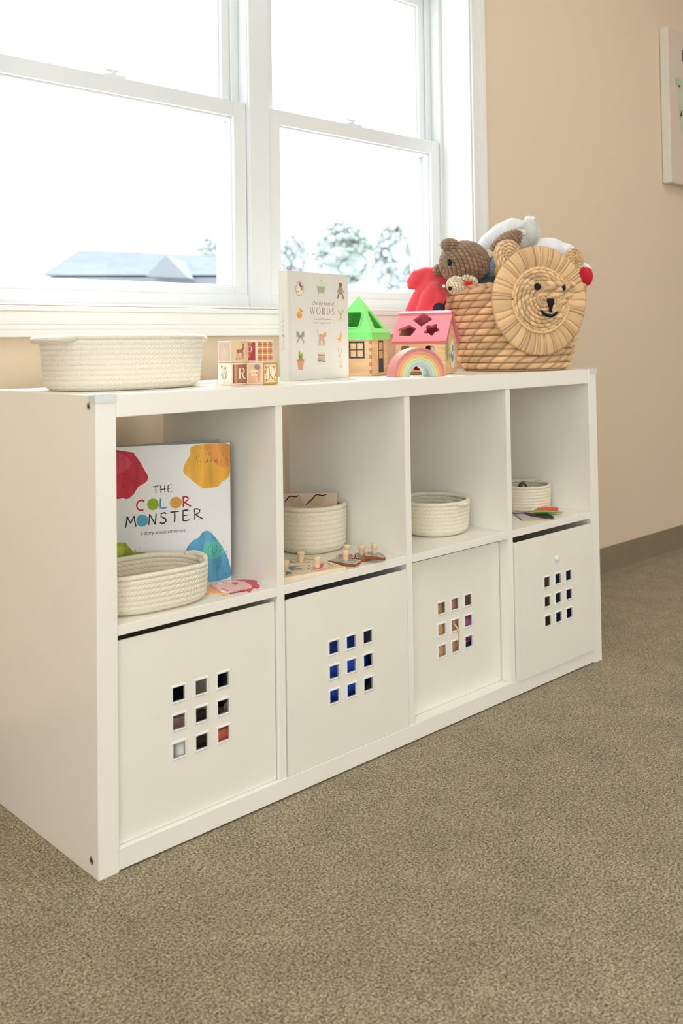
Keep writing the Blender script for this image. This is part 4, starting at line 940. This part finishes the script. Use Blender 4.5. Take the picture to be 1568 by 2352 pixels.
# grey long eared plush
M_GREY = mat('grey_plush', (.56, .57, .53), .95, .1, bump=(260, .6, .003), noise_amt=(60, .1, (1,1,1)), sheen=.4)
M_GREYW = mat('pale_grey_plush', (.76, .79, .83), .95, .1, bump=(260, .6, .003), noise_amt=(60, .06, (1,1,1)), sheen=.4)
hc = at(1212, 535, 2.60)
t = thing('plush_donkey', 'pale grey plush animal with a long drooping ear on top of the lion basket', 'soft toy', hc-V((0,0,.16)), 0, 'soft toys in the lion basket'); tr = V(t.location)
b = MB(); b.ball(hc, (.032,.034,.038)); b.ball(at(1196, 553, 2.60), (.026,.026,.026)); b.build('head', M_GREY, t, rel=tr, mods=fuse(.004))
b = MB(); b.ball(at(1256, 574, 2.63), (.058,.05,.034)); b.ball(at(1282, 580, 2.64), (.05,.05,.028)); b.ball(at(1245, 598, 2.64), (.05,.05,.045)); b.build('body', M_GREYW, t, rel=tr, mods=fuse(.005))
b = MB(); b.tube([at(1203,513,2.585), at(1180,514,2.575), at(1150,532,2.57), at(1122,558,2.57), at(1102,590,2.575), at(1096,625,2.58)], [.008,.019,.024,.026,.024,.014], 16, flatn=.55, up=FWD); b.build('ear', M_GREYW, t, rel=tr, mods=fuse(.004))
b = MB()
for dx, dy in ((-4,-6),(0,-10),(5,-7),(9,-3)): b.tube([at(1213+dx*.4, 512, 2.60), at(1213+dx, 504+dy*.3, 2.60), at(1214+dx*1.6, 500+dy*.5, 2.60)], [.007,.006,.002], 8)
b.build('hair_tuft', M_GREYW, t, rel=tr)
b = MB(); b.lathe([(.0068,0),(.0068,.0018),(.004,.003)], at(1201.5, 533.5, 2.567), 18, axis=toC-RIGHT*.2); ey = b.build('eye', flat('#e8e6d8'), t, rel=tr)
b = MB(); b.lathe([(.0022,.0024),(.0022,.0036),(.001,.004)], at(1201.5, 533.5, 2.567), 12, axis=toC-RIGHT*.2); b.build('pupil', flat('#8a887c'), ey, rel=tr)
# cream crochet animal
cc = at(1047, 655, 2.36)
t = thing('crochet_puppy', 'small cream crochet animal with a red bow hanging over the lion basket rim', 'soft toy', cc-V((0,0,.03)), 0, 'soft toys in the lion basket'); tr = V(t.location)
knit_ball(cc, (.0235,.0235,.0215), 9, 18, .003, ax, 8).build('head', M_CROC, t, rel=tr)
b = knit_ball(V((0,0,0)), (.010,.008,.020), 7, 10, .0025, Z, 9); R_ = Z.rotation_difference((RIGHT*.9+DOWN*.3).normalized()).to_matrix(); p_ = at(1079, 642, 2.345); b.v = [tuple(p_+R_ @ V(p)) for p in b.v]; b.build('ear', M_CROC, t, rel=tr)
b = MB(); b.ball(at(1033, 662.5, 2.338), (.0048,.0048,.0056)); b.build('eye', M_YARN, t, rel=tr)
M_REDF = mat('red_fleece', (.74, .075, .105), .9, .15, bump=(200, .2, .002), sheen=.4)
b = MB(); p_ = at(1074, 650.5, 2.335); b.ball(p_+RIGHT*.006+DOWN*-.001, (.007,.006,.005)); b.ball(p_-RIGHT*.004, (.005,.005,.007)); b.ball(p_+RIGHT*.001, (.004,.004,.004)); b.build('bow', flat('#c3232f'), t, rel=tr, mods=fuse(.0015, 2))
b = MB(); b.ball(at(1019, 657, 2.335), (.0035,.0035,.004)); b.build('tail_tip', flat('#efe6cf'), t, rel=tr)
# blue plush with a button, yellow scarf, navy cloth
p_ = at(1129, 616, 2.47)
t = thing('blue_plush', 'blue fluffy plush with a cream button between the crochet bear and the lion face', 'soft toy', p_-V((0,0,.04)), 0, 'soft toys in the lion basket'); tr = V(t.location)
b = MB(); b.ball(p_, (.020,.020,.028)); b.ball(at(1126, 590, 2.475), (.016,.016,.016)); b.build('body', mat('blue_fluff', (.25, .36, .44), .95, .1, bump=(220, 1, .004), noise_amt=(80, .3, (1,1,1))), t, rel=tr, mods=fuse(.003, 2))
b = MB(); b.lathe([(.0108,0),(.0108,.002),(.0095,.0032),(.0075,.0024),(.003,.0026)], at(1122, 583, 2.447), 22, axis=toC-RIGHT*.15); b.build('button', flat('#eadfc0'), t, rel=tr)
b = MB(); b.ball(at(1141, 624, 2.455), (.008,.008,.016)); solo(b, 'yellow_scarf', 'small yellow cloth just left of the lion face above the basket rim', 'cloth', flat('#e2be62'))
b = MB(); b.tube([at(1086,664,2.42), at(1104,652,2.41), at(1124,647,2.42), at(1146,644,2.45)], [.006,.014,.017,.008], 12, flatn=.6); solo(b, 'navy_cloth', 'dark navy cloth below the blue plush at the basket rim', 'cloth', flat('#2c3346'))
# red and white plush at the right
p_ = at(1345, 634, 2.60)
t = thing('red_plush', 'red and white soft toy behind the right ear of the lion', 'soft toy', p_-V((0,0,.03)), 0, 'soft toys in the lion basket'); tr = V(t.location)
b = MB(); b.ball(p_, (.017,.02,.027)); b.build('body', flat('#c8202c'), t, rel=tr)
b = MB(); b.tube([at(1336,606,2.60), at(1350,615,2.598), at(1358,632,2.597)], [.006,.008,.005], 10); b.build('white_trim', flat('#e6e3de'), t, rel=tr)
# red hooded doll beside the basket
dp = 2.52
t = thing('red_doll', 'soft doll in red hooded cloth leaning on the left side of the lion basket', 'soft toy', V((at(975, 700, dp).x, at(975, 700, dp).y, UH)), 0); tr = V(t.location)
b = MB()
def limb(pts, rad, fl=.6): b.tube([at(*p) for p in pts], rad, 14, flatn=fl, up=FWD)
limb([(1028,650,dp),(1003,634,dp),(975,628,dp-.005),(955,633,dp-.015),(945,648,dp-.015),(940,664,dp-.01)], [.022,.026,.018,.0165,.0145,.007], .8)
limb([(1018,650,dp),(988,658,dp-.01),(962,684,dp-.012),(947,712,dp-.01),(944,760,dp)], [.024,.026,.021,.019,.020], .8)
limb([(1010,640,dp),(985,642,dp-.01),(968,652,dp-.01),(958,668,dp-.005)], [.02,.020,.014,.009], .7)
limb([(1016,652,dp),(1000,664,dp-.032),(981,686,dp-.042),(971,712,dp-.036),(969,765,dp-.02)], [.018,.021,.020,.018,.018], .7)
limb([(1018,660,dp),(1006,680,dp-.035),(996,708,dp-.035),(990,765,dp-.02)], [.020,.023,.021,.02], .8)
bb = V((tr.x, tr.y, UH+.030)); b.ball(bb, (.046,.04,.0295))
b.build('hood', M_REDF, t, rel=tr, mods=fuse(.0035, 5))
b = MB(); b.ball(at(1008, 708, 2.47), (.016,.016,.014)); b.build('shoe', flat('#2b2540'), t, rel=tr)
b = MB(); b.ball(at(1014, 690, 2.49), (.013,.013,.018)); b.build('sleeve', flat('#9c1030'), t, rel=tr)

# ------------------------------------------------------------------ left cubby: picture book and felt cut outs
pR = V((.3455, .1085, ZS)); pd = V((-.1856, .1015, 0)).normalized(); PW, PH = .262, .2625
t = thing('picture_book', 'large square white picture book with coloured corners standing in the left cubby', 'book', pR+pd*PW, math.atan2(-pd.y, -pd.x))
M_GLOSS = mat('white_gloss_cover', (.80, .80, .80), .3, .5, noise_amt=(6, .01, (1,1,1))); M_GREYC = mat('grey_board', (.42, .42, .41), .6, .3, noise_amt=(30, .05, (1,1,1)))
b = MB(); b.box((0,0,0),(PW,.0028,PH)); b.build('front_cover', M_GLOSS, t, bevel=.0006)
b = MB(); M2 = Matrix.Translation((0,.006,0)) @ Matrix.Rotation(d2(15.5), 4, 'Z')
b.box((0,.0,0),(PW,.0028,PH), None, M2); b.build('back_cover', M_GREYC, t, bevel=.0006)
b = MB(); b.box((-.001,.0029,0),(.002,.0087,PH)); b.build('spine', M_GLOSS, t, bevel=.0006)
b = MB(); b.box((.003,.0029,.003),(PW-.006,.0062,PH-.003)); b.build('pages', M_PAGE, t)
wo = V(t.location); wu = -pd
def pk(px, py): return onplane(px, py, wo, wu, Z)
def rounded(q, n=6):
    K = len(q); out = []
    for i in range(K):
        a, b_, c, d = (V((*q[(i+k) % K], 0)) for k in (-1, 0, 1, 2))
        for j in range(n):
            t_ = j/n; p = .5*((2*b_)+(c-a)*t_+(2*a-5*b_+4*c-d)*t_*t_+(3*b_-a-3*c+d)*t_**3); out.append((p.x, p.y))
    return out
def px_poly(mb, q, h, col):
    q = rounded(q); mb.poly([(min(PW-.0003, max(.0003, a)), min(PH-.0003, max(.0003, c))) for a, c in (pk(*p) for p in q)], O, X, Z, h, col)
def crayon(nm, c1, c2): return mat('crayon_'+nm, c1, .6, .3, noise_amt=(60, c2, (1, 1, .15)))
RED_, YEL, BLU, GRN_ = crayon('red', '#c5384a', .25), crayon('yellow', '#e5ae45', .2), crayon('blue', '#5a9fc4', .3), crayon('green', '#a3b43c', .2)
random.seed(5)
# plain coloured patches stand in for the drawn characters of the cover
def patch(outline, col, inner, icol, hatch):
    b = MB(); px_poly(b, outline, .0002, col); px_poly(b, inner, .0003, icol); (xa, ya), (xb, yb), nn_, ln = hatch
    for i in range(nn_):
        x_, y_ = random.uniform(xa, xb), random.uniform(ya, yb); b.stroke([pk(x_, y_), pk(x_+random.uniform(-2, 1), y_+ln*random.uniform(.6, 1))], .0006, O, X, Z, .0004, M_INK)
    b.build('cover_patch', None, t)
patch([(222,1040),(298,1038),(310,1046),(322,1062),(332,1080),(340,1096),(334,1108),(318,1118),(306,1136),(292,1146),(282,1144),(266,1146),(232,1140)], RED_, [(232,1044),(276,1041),(300,1062),(284,1084),(240,1088)], crayon('rose', '#d05060', .2), ((275,1046),(320,1120),18,6))
patch([(445,1024),(528,1021),(529,1072),(524,1096),(508,1108),(500,1118),(484,1120),(466,1122),(452,1112),(430,1094),(421,1084),(424,1066),(436,1046)], YEL, [(470,1024),(527,1022),(528,1068),(500,1070),(480,1044)], crayon('orange', '#e0994f', .2), ((450,1036),(522,1060),26,7))
patch([(458,1334),(456,1290),(434,1276),(428,1262),(440,1244),(456,1234),(466,1222),(480,1220),(496,1236),(508,1254),(516,1266),(526,1292),(527,1326)], BLU, [(470,1250),(500,1244),(514,1268),(490,1284),(470,1276)], crayon('teal', '#5fb9ae', .25), ((462,1240),(520,1320),30,7))
patch([(222,1256),(282,1246),(296,1256),(308,1268),(322,1268),(336,1274),(330,1310),(222,1322)], GRN_, [(232,1262),(280,1256),(290,1270),(240,1280)], crayon('lime', '#b6c552', .2), ((275,1256),(325,1268),10,5))
b = MB()
def word(letters, px0, px1, pybase0, pybase1, hpx, cols, wst):
    n = len(letters)
    for i, ch in enumerate(letters):
        f_ = i/(n-1) if n > 1 else 0; x_ = px0+(px1-px0)*f_; y_ = pybase0+(pybase1-pybase0)*f_
        p0 = pk(x_, y_); p1 = pk(x_, y_-hpx); hh = p1[1]-p0[1]; c_ = cols[i]
        if ch == 'O': b.poly([(a+random.uniform(-.0006,.0006), q) for a, q in ell(p0[0]+hh*.5, p0[1]+hh*.5, hh*.56, hh*.56, 20)], O, X, Z, .0002, flat(c_))
        else: hand(b, ch, hh, p0, O, X, Z, .0002, flat(c_) if c_ != 'k' else M_INK, wst, random.uniform(-.03, .05))
word('THE', 352, 384, 1134, 1131, 17.5, 'kkk', .11)
word('COLOR', 313, 418, 1173, 1165, 24, ('#c22a45', '#8fae2e', '#3f97c9', '#d9a04a', '#c22a45'), .15)
word('MONSTER', 288, 444, 1212, 1194, 25, ('k', '#58a7c6', 'k', 'k', 'k', 'k', 'k'), .13)
a0, a1 = pk(323, 1230), pk(425, 1222); vs_, _f = text_tris('a story about emotions', 1); wtx = max(p[0] for p in vs_)-min(p[0] for p in vs_)
sz = (a1[0]-a0[0])/wtx*1.0; put_text(b, 'a story about emotions', sz*1.12, (a0[0], (a0[1]+a1[1])/2), O, X, Z, .0002, M_INK, 0, 'LEFT', math.atan2(a1[1]-a0[1], a1[0]-a0[0]), .89)
b.build('cover_lettering', None, t)
random.seed(9)
def zpt(px, py, z): r = ray(px, py); return CAM+r*((z-CAM.z)/r.z)
def felt_piece(name, lab, outline, z, th, col, tilt=None):
    b = MB(); pts = [zpt(px, py, z) for px, py in outline]; c = sum(pts, V((0,0,0)))/len(pts)
    lp = ccw([(p.x-c.x, p.y-c.y) for p in pts]); b.prism([lp], V((0,0,0)), X, Y, th)
    o = b.build(name, felt(col)); o.location = (c.x, c.y, z); tag(o, lab, 'felt shape', 'felt cut outs'); return o, c
def decal(par, c, z, q, h, col, nm):
    b = MB(); b.prism([ccw([(p.x-c.x, p.y-c.y) for p in (zpt(px, py, z) for px, py in q)])], V((0,0,h-.0008)), X, Y, .0008); return b.build(nm, felt(col), par)
z0 = ZS
o, c = felt_piece('felt_shape', 'orange felt cut out partly under the pink one in the left cubby', [(455,1346),(470,1345),(482,1347),(496,1350),(524,1360),(527,1364),(526,1366.5),(500,1365),(486,1363.5),(480,1367),(472,1366),(466,1362.5),(454,1362)], z0, .0025, '#f2b878')
decal(o, c, z0+.0025, [(457,1351),(463,1349.5),(469,1346.5),(470,1348),(466,1351),(467,1353.5),(460,1353),(456,1354)], .0033, '#1c1c1c', 'black_patch')
o, c = felt_piece('felt_shape', 'red felt cut out under the right side of the pink one in the left cubby', [(541,1334),(560,1333.5),(584,1335),(590,1338),(590,1343),(596,1347),(595,1351),(590,1352),(584,1349.5),(578,1356),(573,1361),(566,1357),(556,1360),(542,1358)], z0+.0002, .0022, '#cf3247')
pink = [(483,1343),(490,1344),(498,1341),(508,1338),(520,1335.5),(532,1335),(545,1336),(560,1338),(566,1341),(572,1344.5),(578,1348),(577.5,1351)]
for i in range(9): pink.append((574-i*4.6, 1351.5+i*.95)); pink.append((571.6-i*4.6, 1353.8+i*.9))
pink += [(524,1361.5),(517,1364),(510,1363),(502,1358),(496,1353),(488,1349)]
o, c = felt_piece('felt_shape', 'pale pink felt cut out with a red heart, topmost in the left cubby', pink, z0+.0028, .0024, '#eebbb8')
zt = z0+.0052
def hrt(cx, cy, s): return [(cx+s*(16*math.sin(a)**3)/16*1.0, cy-s*.45*(13*math.cos(a)-5*math.cos(2*a)-2*math.cos(3*a)-math.cos(4*a))/16) for a in (2*PI*i/28 for i in range(28))]
decal(o, c, zt, hrt(539.5, 1340.5, 7.2), .0032, '#cf3340', 'red_heart')
decal(o, c, zt, [(505+6*math.cos(a), 1340+2.4*math.sin(a)) for a in (2*PI*i/20 for i in range(20))], .0032, '#e9e7e2', 'white_patch')
decal(o, c, zt, [(526+6*math.cos(a), 1335.8+1.6*math.sin(a)) for a in (2*PI*i/20 for i in range(20))], .0032, '#e9e7e2', 'white_patch')
decal(o, c, zt, [(508,1352),(516,1354),(526,1357.5),(520,1358),(512,1355.5)], .0031, '#dd6a6a', 'red_strip')
decal(o, c, zt, [(505,1357.5),(514,1356.5),(522,1359.5),(518,1362),(512,1361)], .0031, '#ece8e4', 'white_strip')

# ------------------------------------------------------------------ second cubby: peg puzzle
bu = V((.990, -.139, 0)); bv = V((.139, .990, 0)); FR = V((.5537, .010, ZS)); BWd, BDp = .160, .140
FLn = FR-bu*BWd; ang = math.atan2(bu.y, bu.x)
M_PBOARD = mat('puzzle_board_print', (.80, .65, .46), .45, .4, noise_amt=(10, .04, (1,1,1)))
t = thing('puzzle_board', 'pale wooden peg puzzle board lying flat in the second cubby', 'puzzle', FLn, ang)
b = MB(); b.box((0,0,0),(BWd,BDp,.006)); b.build('board', M_PBOARD, t, bevel=.0006)
def bl(px, py): p = zpt(px, py, ZS+.006)-FLn; return (p.dot(bu), p.dot(bv))
b = MB(); h = .0062
def pb(q, col): b.poly([bl(*p) for p in q], V((0,0,0)), X, Y, h, flat(col))
def pst(q, w, col): b.stroke([bl(*p) for p in q], w, V((0,0,0)), X, Y, h+.0001, flat(col))
pb([(717,1305),(724,1301),(733,1298),(741,1293),(743,1297),(741,1303),(736,1306),(728,1307.5)], '#d97a7c'); pst([(742,1293.5),(750,1293),(757,1295),(758,1298),(752,1300)], .0016, '#d9787c'); pst([(736,1306),(746,1306),(754,1304),(758,1301)], .0016, '#d9787c')
pst([(706,1304),(710,1307),(718,1309.5),(730,1310),(742,1309)], .0012, '#4a3a34'); pst([(709,1298),(713,1301)], .0012, '#4a3a34'); pst([(762,1296),(764.5,1299),(762,1303)], .0008, '#8a7565')
pb([(659,1306),(664,1301),(674,1300),(690,1299),(694,1299.5),(680,1302),(674,1306),(690,1305),(698,1308),(684,1308),(674,1309),(671,1313),(664,1307)], '#87919a'); pb([(656,1312),(666,1314),(674,1316.5),(662,1319),(656,1321)], '#6d7478')
pst([(656,1323.5),(662,1322.5),(669,1319)], .0012, '#4a3a34'); pst([(675,1310),(676,1314),(682,1317)], .0008, '#8a7565'); pst([(678,1309),(690,1309.5),(698,1308.5)], .001, '#4a3a34')
pb([(660,1289.5),(666,1288),(672,1290),(678,1293.5),(670,1292.5)], '#8f9a58'); pst([(656,1286),(670,1285.5),(684,1284),(702,1284),(720,1286)], .0016, '#7d8060'); pst([(680,1290),(690,1291.5),(704,1291.5),(712,1291.5)], .0022, '#6b6a48')
b.build('printed_animals', None, t)
def peg(mb, p, s=1.0, hgt=.0225): mb.lathe([(.0052*s,0),(.0054*s,.004),(.0064*s,hgt*.55),(.0078*s,hgt*.74),(.0080*s,hgt*.86),(.0068*s,hgt*.97),(.004*s,hgt)], p, 20)
for px, py in ((691, 1293), (728, 1306.5), (655, 1314)):
    b = MB(); q = bl(px, py-2); peg(b, (q[0], q[1], .0060)); b.build('peg', M_WOODP, t)
def piece(lab, outline, pegpx, z, col, cols=()):
    th = .0065; pts = [zpt(px, py, z+th) for px, py in outline]; c = sum(pts, V((0,0,0)))/len(pts); c.z = z
    t = thing('puzzle_piece', lab, 'puzzle piece', c, 0, 'wooden peg puzzle pieces')
    lp = ccw([(p.x-c.x, p.y-c.y) for p in pts]); b = MB(); b.prism([lp], V((0,0,0)), X, Y, th, flat('#ded3bb'), 0, M_WOODE)
    b.poly([(a*.86, q*.86) for a, q in lp], V((0,0,0)), X, Y, th+.0002, flat(col))
    for q, cc_ in cols: b.poly(ccw([(p.x-c.x, p.y-c.y) for p in (zpt(px, py, z+th) for px, py in q)]), V((0,0,0)), X, Y, th+.0003, flat(cc_))
    b.build('shape', None, t); p = zpt(*pegpx, z+th)-c
    b = MB(); peg(b, (p.x, p.y, th+.0002)); b.build('peg', M_WOODP, t)
piece('round peg puzzle piece with a red print, behind the front piece in second cubby', [(772,1277),(776,1273.5),(785,1271.5),(798,1271),(808,1272),(813,1275.5),(815,1278),(812,1281),(804,1283),(786,1283),(774,1281)], (796, 1276), ZS, '#b98a86', [([(775,1277.5),(781,1273.5),(787,1273),(786,1277),(780,1279)], '#d98872')])
piece('long peg puzzle piece with grey green print, nearest the shelf edge in second cubby', [(753,1287),(758,1285),(765,1282.5),(780,1283),(800,1284),(818,1284.5),(827,1285.5),(828,1288),(822,1292),(815,1295),(806,1295),(796,1294),(780,1291.5),(766,1289)], (793.5, 1289), ZS, '#aab0a4', [([(798,1285.5),(818,1286.5),(816,1289),(800,1288)], '#8a9a94')])
piece('peg puzzle piece with a plain brown print, under the rightmost piece in second cubby', [(814,1270.5),(824,1269),(836,1268.5),(848,1269),(853,1274),(850,1280),(838,1283),(826,1283),(818,1280),(817,1275)], (831, 1276), ZS, '#9f8d84')
piece('peg puzzle piece with a grey and white print, rightmost in the second cubby', [(838,1273),(842,1267),(852,1265.5),(864,1267),(876,1270.5),(884,1272.5),(885,1279.5),(876,1280.5),(864,1278.5),(850,1277.5),(838,1276)], (860, 1272.5), ZS+.0067, '#a9a39a', [([(842,1274),(852,1276),(846,1276.5)], '#efe7d6'), ([(866,1276),(874,1277.5),(870,1274.5)], '#ded4c4')])
# boards leaning inside the tall basket
q0, q1, q2, q3 = at(770.5, 1130, 2.165), at(640, 1141, 2.03), at(752, 1172, 2.085), at(655, 1184, 2.0)
bu2 = (q0-q1).normalized(); bv2 = (q0-q2); bv2 = (bv2-bu2*bv2.dot(bu2)).normalized()
BO = V((.6385, .2140, ZS+.066))
M_PINKB = mat('pinkish_wood', (.67, .52, .42), .5, .3, noise_amt=(10, .05, (1,1,1)))
du = V((.76, -.65, 0)); du = V((RIGHT.x, RIGHT.y, 0)).normalized(); dback = V((FWD.x, FWD.y, 0)).normalized()
tv = (dback*.6+Z*.8).normalized()
t = thing('puzzle_board', 'pinkish puzzle board with dark wavy grooves leaning in the tall rope basket', 'puzzle', BO)
OO = -du*.062-tv*.030
b = MB(); b.prism([[(0,0),(.124,0),(.124,.089),(0,.089)]], OO, du, tv, .003, M_PINKB, -.003); b.build('board', None, t, bevel=.0006)
def lb(px, py): return onplane(px, py, BO+OO+du.cross(tv).normalized()*.003, du, tv)
b = MB(); nrm = .0033
for q in ([(687,1138.2),(681,1140.5),(675,1141),(669,1140),(664,1141),(660,1145),(657,1149.5),(654,1153)], [(750,1135),(742,1138.5),(736,1138),(728,1136),(723,1139),(717,1146),(709,1153.5),(702,1160)]):
    b.stroke([lb(*p) for p in q], [.0016]+[.0032]*6+[.0022], OO, du, tv, nrm, flat('#3a261a'))
for q, c_ in (([(688,1139),(681,1142),(670,1142),(660,1150),(676,1166),(700,1162)], '#c2ac8c'), ([(750,1136.5),(740,1140),(727,1139),(706,1158),(735,1162),(744,1150)], '#c6b08f')): b.poly([lb(*p) for p in q], OO, du, tv, .0031, flat(c_))
b.build('groove_print', None, t)

# ------------------------------------------------------------------ rightmost cubby: leaves in the basket, cards in front
def slab(name, lab, cat, outline, z, th, col, grp=None, mt=None, edge=None):
    pts = [zpt(px, py, z+th) for px, py in outline]; c = sum(pts, V((0,0,0)))/len(pts); c.z = z
    b = MB(); b.prism([ccw([(p.x-c.x, p.y-c.y) for p in pts])], V((0,0,0)), X, Y, th, mt or flat(col), 0, flat(edge) if edge else None)
    o = b.build(name, None); o.location = c; return tag(o, lab, cat, grp)
G = 'cards in the rightmost cubby'
slab('card', 'lavender card at the bottom of the pile in the rightmost cubby', 'card', [(1181.5,1180),(1199,1194),(1263,1192),(1264,1190),(1235,1178),(1210,1178)], ZS, .003, '#c9b9d0', G, edge='#b0a456')
slab('card', 'dark navy card lying on the lavender one in the rightmost cubby', 'card', [(1181,1177),(1200,1177),(1215,1184),(1250,1190),(1272,1189),(1268,1184),(1258,1180),(1252,1177.5),(1215,1175)], ZS+.0032, .0012, '#22262e', G)
slab('card', 'thin pale green card in the middle of the pile in the rightmost cubby', 'card', [(1208,1178),(1240,1178.5),(1290,1177),(1294,1175),(1262,1172.5),(1225,1174)], ZS+.0048, .0014, '#c3c3a4', G, edge='#9a9a48')
slab('card', 'grey card at the left of the pile in the rightmost cubby', 'card', [(1181,1176.5),(1202,1175.5),(1203,1169),(1181,1171)], ZS+.0064, .0012, '#b8b0b4', G)
slab('card', 'salmon card beside the basket in the rightmost cubby', 'card', [(1201,1175),(1232,1173.5),(1233,1168),(1203,1169.5)], ZS+.0078, .0014, '#e0907c', G)
slab('card', 'green card under the red piece in the rightmost cubby', 'card', [(1229,1173.5),(1275,1173.5),(1277,1169),(1231,1169)], ZS+.0094, .0035, '#7cc74c', G)
rs = [(1232,1167.5),(1238,1164)]
for i in range(8): rs += [(1242+i*4.6, 1163.2+i*.12), (1244.3+i*4.6, 1164.0+i*.12)]
rs += [(1279,1165.5),(1282,1168.5),(1278,1170.5),(1255,1168.5)]
slab('foam_piece', 'red scalloped foam piece on top of the pile in the rightmost cubby', 'foam shape', rs, ZS+.0131, .0035, '#ee5a58', G)
b = MB(); DK = mat('dark_leaf', (.05, .055, .04), .7, .3, noise_amt=(60, .4, (1,1,1)))
def leaf(lab, tip, base_, w_, d0, d1):
    b = MB(); p0, p1 = at(*base_, d0), at(*tip, d1); md = (p0+p1)/2; sd = (p1-p0).cross(FWD).normalized()*w_
    n_ = (p1-p0).cross(sd).normalized()*.0008
    vs = [p0, md+sd, p1, md-sd]; vs = [p+n_ for p in vs]+[p-n_ for p in vs]
    b.add(vs, [(0,1,2,3),(7,6,5,4),(0,4,5,1),(1,5,6,2),(2,6,7,3),(3,7,4,0)]); solo(b, 'toy_leaf', lab, 'toy leaf', DK, group='dark leaves in the small basket')
leaf('taller dark leaf shape poking up in the small rope basket', (1205, 1103), (1186, 1124), .006, 2.52, 2.55)
leaf('shorter dark leaf shape at the right in the small rope basket', (1203, 1109), (1210, 1120), .004, 2.54, 2.57)
b = MB(); b.ball((1.322, .135, ZS+.0365), (.047,.047,.026)); solo(b, 'brown_cloth', 'reddish brown cloth under the dark leaves in the small rope basket', 'cloth', flat('#8a4d38'))

# ------------------------------------------------------------------ canvas on the wall
CXa, CZ0, CZ1, CT = 2.727, 1.4465, 2.059, .038
t = thing('canvas_picture', 'stretched canvas picture with a green plant on pink, hanging on the wall at right', 'picture', (CXa+.23, WY, CZ0))
b = MB(); b.box((-.23, -CT, 0), (.23, -.002, CZ1-CZ0)); b.build('canvas', mat('white_canvas', (.74, .72, .64), .85, .2, bump=(900, .2, .0006), noise_amt=(30, .02, (1,1,1))), t, bevel=.002)
m_ = mat('watercolour', (.68, .52, .475), .8, .2); nt = m_.node_tree; N = nt.nodes
tc = N.new('ShaderNodeTexCoord'); mp = N.new('ShaderNodeMapping'); mp.inputs['Scale'].default_value = (9, 1, 4.5); nt.links.new(tc.outputs['Object'], mp.inputs[0])
nz = N.new('ShaderNodeTexNoise'); nz.inputs['Scale'].default_value = 1.2; nz.inputs['Detail'].default_value = 2; nt.links.new(mp.outputs[0], nz.inputs[0])
rp = N.new('ShaderNodeValToRGB'); e = rp.color_ramp.elements; e[0].position = .42; e[0].color = (.68, .52, .475, 1); e[1].position = .62; e[1].color = (.62, .58, .47, 1)
nt.links.new(nz.outputs[0], rp.inputs[0]); nt.links.new(rp.outputs[0], N['Principled BSDF'].inputs['Base Color'])
b = MB(); b.box((-.2285, -CT-.0006, .0015), (.2285, -CT, CZ1-CZ0-.0015)); pn = b.build('printed_face', m_, t)
LEAFG = mat('watercolour_green', (.50, .56, .43), .8, .2, noise_amt=(18, .22, (1,1,.5)))
b = MB(); rnd = random.Random(4)
for cx_, cz_, rx_, rz_ in ((-.155,.405,.028,.022),(-.10,.41,.03,.024),(-.145,.33,.022,.065),(-.10,.33,.02,.06),(-.12,.25,.03,.05),(-.05,.38,.035,.05),(-.02,.28,.03,.06)):
    b.poly([(cx_+(rx_+rnd.uniform(-.004,.004))*math.cos(a), cz_+(rz_+rnd.uniform(-.006,.006))*math.sin(a)) for a in (2*PI*i/18 for i in range(18))], V((0, -CT-.0008, 0)), X, Z, .0002, LEAFG)
b.build('painted_leaves', None, pn)
b = MB(); serif(b, 'B', .046, (-.122, .496), V((0, -CT-.0008, 0)), X, Z, .0003, M_BLACK, bold=1.5); b.build('lettering', None, pn)
